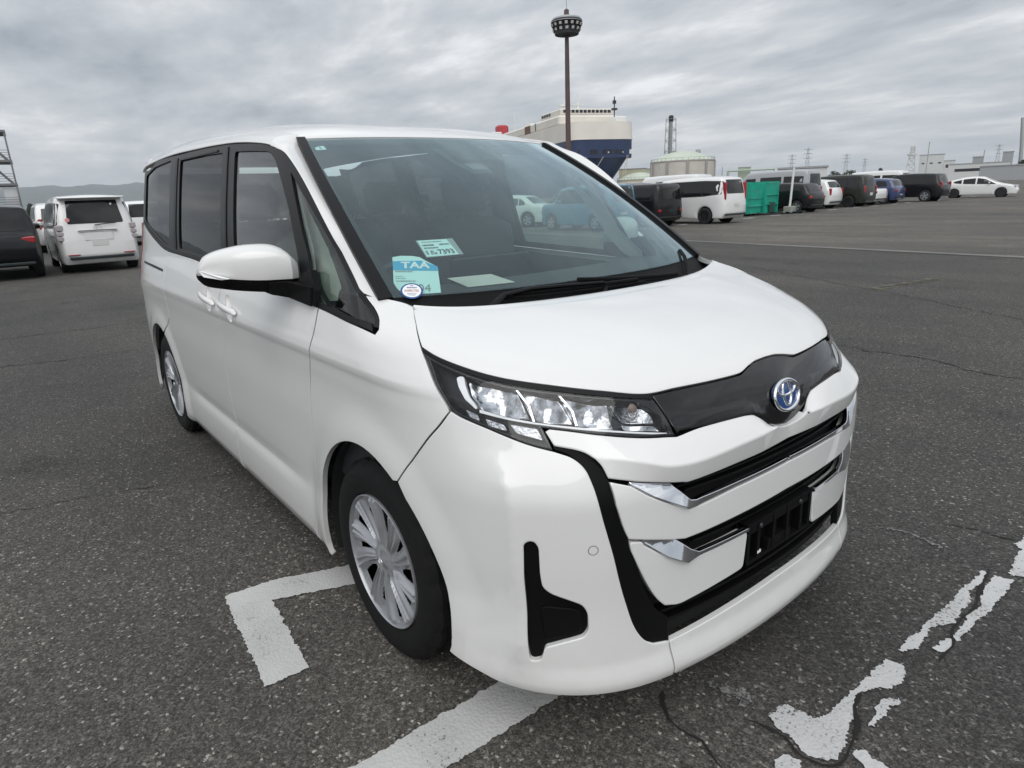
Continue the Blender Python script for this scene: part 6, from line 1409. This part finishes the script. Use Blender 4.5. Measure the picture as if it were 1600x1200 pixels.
# --- tree line pieces on the skyline
simple('far_leaf', (.045, .060, .040), .9, noise=.4, nscale=.8)
def grove(name, px0, px1, D, h, lab, n=700):
    vts = []; fcs = []; r_ = np.random.default_rng(int(px0))
    for i in range(n):
        px = r_.uniform(px0, px1); (x, y), a = bearing(px, D+r_.uniform(-6, 6)); t = (px-px0)/(px1-px0); top = h*(.55+.45*abs(math.sin(t*7.3+px0)))*(.4+.6*math.sin(math.pi*min(1, max(0, t)))**.4); z = r_.uniform(.2, 1)**.6*top; s = r_.uniform(.5, 1.3)
        d = r_.normal(size=(3, 3)); d /= np.linalg.norm(d, axis=1)[:, None]; b = len(vts)
        for q in d: vts.append((x+q[0]*s, y+q[1]*s, max(0, z+q[2]*s)))
        fcs.append((b, b+1, b+2))
    o = add(name, vts, fcs, 'far_leaf'); tag(o, lab, 'trees', None, 'stuff'); return o
grove('far_trees', 1288, 1352, 420, 8.5, 'dark tree clump above the dark olive minivan'); grove('far_trees', 1584, 1640, 330, 8, 'dark tree clump at the right edge'); grove('far_trees', 40, 66, 260, 4.5, 'dark tree line beside the stair tower'); grove('far_trees', 1368, 1384, 420, 8, 'small dark tree clump near the signal tower'); grove('far_trees', 985, 1240, 330, 3.6, 'low hedge along the far shore', 1500)

# ------------------------------------------------------------------ air
hzm = bpy.data.materials.new('haze_air'); hzm.use_nodes = True; ht = hzm.node_tree; ht.nodes.remove(ht.nodes['Principled BSDF'])
pv = ht.nodes.new('ShaderNodeVolumePrincipled'); pv.inputs['Color'].default_value = (.86, .92, .98, 1); pv.inputs['Density'].default_value = 1.25e-4; pv.inputs['Anisotropy'].default_value = 0.0
ht.links.new(pv.outputs[0], [n for n in ht.nodes if n.type == 'OUTPUT_MATERIAL'][0].inputs['Volume'])
hz_o = MB().box((-9200, -9200, -4), (9200, 9200, 330)).build('haze', hzm); tag(hz_o, kind='stuff')
# ------------------------------------------------------------------ papers and stickers at the windscreen
simple('sticker_mint', (.62, .80, .78), .6); simple('sticker_cyan', (.035, .36, .60), .5); simple('sticker_white', (.80, .80, .80), .5); simple('ink_dark', (.05, .06, .07), .7); simple('ink_grey', (.22, .24, .25), .7); simple('ink_red', (.35, .03, .04), .6); simple('ink_blue', (.02, .07, .25), .6); simple('paper_beige', (.62, .58, .53), .8); simple('plastic_film', (.30, .33, .34), .3)
def text2d(body, res=3, bold=.0):
    c = bpy.data.curves.new('t', 'FONT'); c.body = body; c.size = 1.0; c.resolution_u = res; c.fill_mode = 'BOTH'; c.extrude = 0; c.offset = bold
    o = bpy.data.objects.new('t', c); COLL.objects.link(o); bpy.context.view_layer.update()
    me = bpy.data.meshes.new_from_object(o.evaluated_get(bpy.context.evaluated_depsgraph_get()))
    V = np.array([(v.co.x, v.co.y) for v in me.vertices]); F = [tuple(p.vertices) for p in me.polygons]
    bpy.data.objects.remove(o); bpy.data.meshes.remove(me); lo, hi = V.min(0), V.max(0); V = (V-lo)/(hi-lo); return V, F
def quad_map(Q):
    """unit square (x right, y up) onto the quad tl, tr, br, bl in windscreen parameters"""
    tl, tr, br, bl = [np.array(q) for q in Q]
    def f(P): P = np.atleast_2d(P); x = P[:, :1]; y = P[:, 1:]; return (bl*(1-x)+br*x)*(1-y)+(tl*(1-x)+tr*x)*y
    return f
def on_glass(name, P, F, mat, parent, off, th=.0006):
    P = np.array(P); a = WS(P[:, 0], P[:, 1]); e = 1e-3
    n = np.cross(WS(P[:, 0], P[:, 1]+e)-a, WS(P[:, 0]+e, P[:, 1])-a); n /= np.linalg.norm(n, axis=1)[:, None]
    X = a+n*off; K = len(X); Fs = [tuple(f) for f in F]
    return add(name, X, Fs, mat, parent)
def sheet(name, outline, mat, parent, off, inner=None):
    Q = resample(np.array(outline)*np.array(WSC), .02)/np.array(WSC); Qm = Q*np.array(WSC)
    if area2(Qm) < 0: Q = Q[::-1]; Qm = Qm[::-1]
    V, F, _ = cdt([Qm], .04); return on_glass(name, V/np.array(WSC), F[:, ::-1], mat, parent, off)
def write(body, box, f, mat, parent, off, name='lettering', bold=.0):
    V, F = text2d(body, bold=bold); x0, y0, x1, y1 = box; return on_glass(name, f(V*np.array([x1-x0, y1-y0])+np.array([x0, y0])), [q[::-1] for q in F], mat, parent, off)
def marks(rows, f, mat, parent, off, seed):
    r_ = np.random.default_rng(seed); P = []; F = []
    for (y, x0, x1, h) in rows:
        x = x0
        while x < x1:
            w = r_.uniform(.010, .03); n = len(P); P += [(x, y), (x+w, y), (x+w, y+h), (x, y+h)]; F.append((n+3, n+2, n+1, n)); x += w+r_.uniform(.006, .02)
    o = on_glass('small_print', f(np.array(P)), F, mat, parent, off); return o
o1 = -.014
taa = empty('auction_sheet', tuple(WS(np.array([.85]), np.array([.1]))[0])); tag(taa, 'mint green sheet headed TAA standing inside the lower corner of the windscreen', 'paper sign')
inv = taa.matrix_basis.inverted()
def free(o, root):  # keep world coordinates under a root that is not at the origin
    o.parent = root; o.matrix_parent_inverse = Matrix.Translation(root.location).inverted(); return o
fq = quad_map([(.8759, .2054), (.6943, .1919), (.7785, .0186), (.9513, .0319)])
free(sheet('sheet', [(.8759,.2054),(.8399,.2103),(.7932,.2057),(.7677,.1976),(.7534,.1779),(.7218,.1449),(.7788,.0198),(.84,.0177),(.9307,.0315),(.9422,.0516)], 'sticker_mint', None, o1), taa)
free(sheet('blue_band', [(.8848,.1844),(.7726,.1793),(.7211,.146),(.73,.1245),(.904,.1407)], 'sticker_cyan', None, o1+.0008), taa)
free(write('TAA', (.17, .675, .80, .86), fq, 'sticker_white', None, o1+.0016, bold=.035), taa)
free(write('5904', (.22, .05, .78, .25), fq, 'ink_grey', None, o1+.0012), taa)
free(marks([(.575, .05, .42, .03), (.44, .05, .22, .02), (.39, .05, .25, .02), (.315, .06, .46, .03)], fq, 'ink_grey', None, o1+.0012, 4), taa)
slip = empty('number_slip', tuple(WS(np.array([.65]), np.array([.25]))[0])); tag(slip, 'laminated slip printed 7393 behind the windscreen, above the TAA sheet', 'paper slip')
fs = quad_map([(.7312, .2832), (.5981, .2822), (.5928, .1995), (.7366, .1971)])
free(sheet('film', [(.7378,.2857),(.5666,.2866),(.5704,.1996),(.7402,.1942)], 'plastic_film', None, o1-.001), slip); free(sheet('paper', [(.7312,.2832),(.5981,.2822),(.5928,.1995),(.7366,.1971)], 'sticker_mint', None, o1), slip)
free(write('7393', (.42, .08, .93, .38), fs, 'ink_dark', None, o1+.001, bold=.02), slip)
free(marks([(.85, .1, .75, .05), (.63, .06, .42, .09), (.64, .62, .95, .09), (.46, .06, .50, .08), (.10, .05, .12, .26), (.10, .18, .36, .12), (.24, .20, .30, .1)], fs, 'ink_dark', None, o1+.001, 9), slip)
# round INSPECTED sticker and the small 6 sticker: stuck to the glass
th = np.linspace(0, 2*np.pi, 41)[:-1]
cx, cy = .8902, .0235; ax = np.array([(.8492-.9291)/2, (.0217-.0276)/2]); ay = np.array([(.8744-.9069)/2, (.0563+.0118)/2])
circ = lambda r: [tuple(np.array([cx, cy])+ax*r*math.cos(t)+ay*r*math.sin(t)) for t in th]
st_o = sheet('round_sticker', circ(1.0), 'ink_blue', ws, .0020); sheet('sticker_face', circ(.84), 'sticker_white', st_o, .0026)
fr_ = lambda P: np.array([cx, cy])+(np.atleast_2d(P)[:, :1]*2-1)*ax+(np.atleast_2d(P)[:, 1:]*2-1)*ay
write('INSPECTED', (.18, .42, .82, .57), fr_, 'ink_red', st_o, .0032); marks([(.66, .28, .72, .08), (.80, .42, .58, .06), (.28, .3, .7, .04), (.2, .36, .64, .03)], fr_, 'ink_blue', st_o, .0032, 2)
f6 = quad_map([(.9453, .9506), (.8871, .9526), (.8818, .9152), (.9393, .9118)])
s6 = sheet('inspection_sticker', [(.9453,.9506),(.8871,.9526),(.8818,.9152),(.9393,.9118)], 'sticker_mint', ws, -.0062); write('6', (.45, .2, .62, .8), f6, 'ink_dark', s6, -.0055)
dp = [(-.346, -.305, 1.121), (-.310, -.132, 1.121), (-.046, -.227, 1.121), (-.082, -.397, 1.121)]
pp = empty('paper_sheet', tuple(np.mean(dp, 0))); tag(pp, 'plain beige paper lying on the dashboard behind the windscreen', 'paper')
c_ = np.mean(dp, 0); mbp = MB().prism([tuple(np.array(q)-c_) for q in dp], (0, 0, .0015)); mbp.build('paper', 'paper_beige', pp)
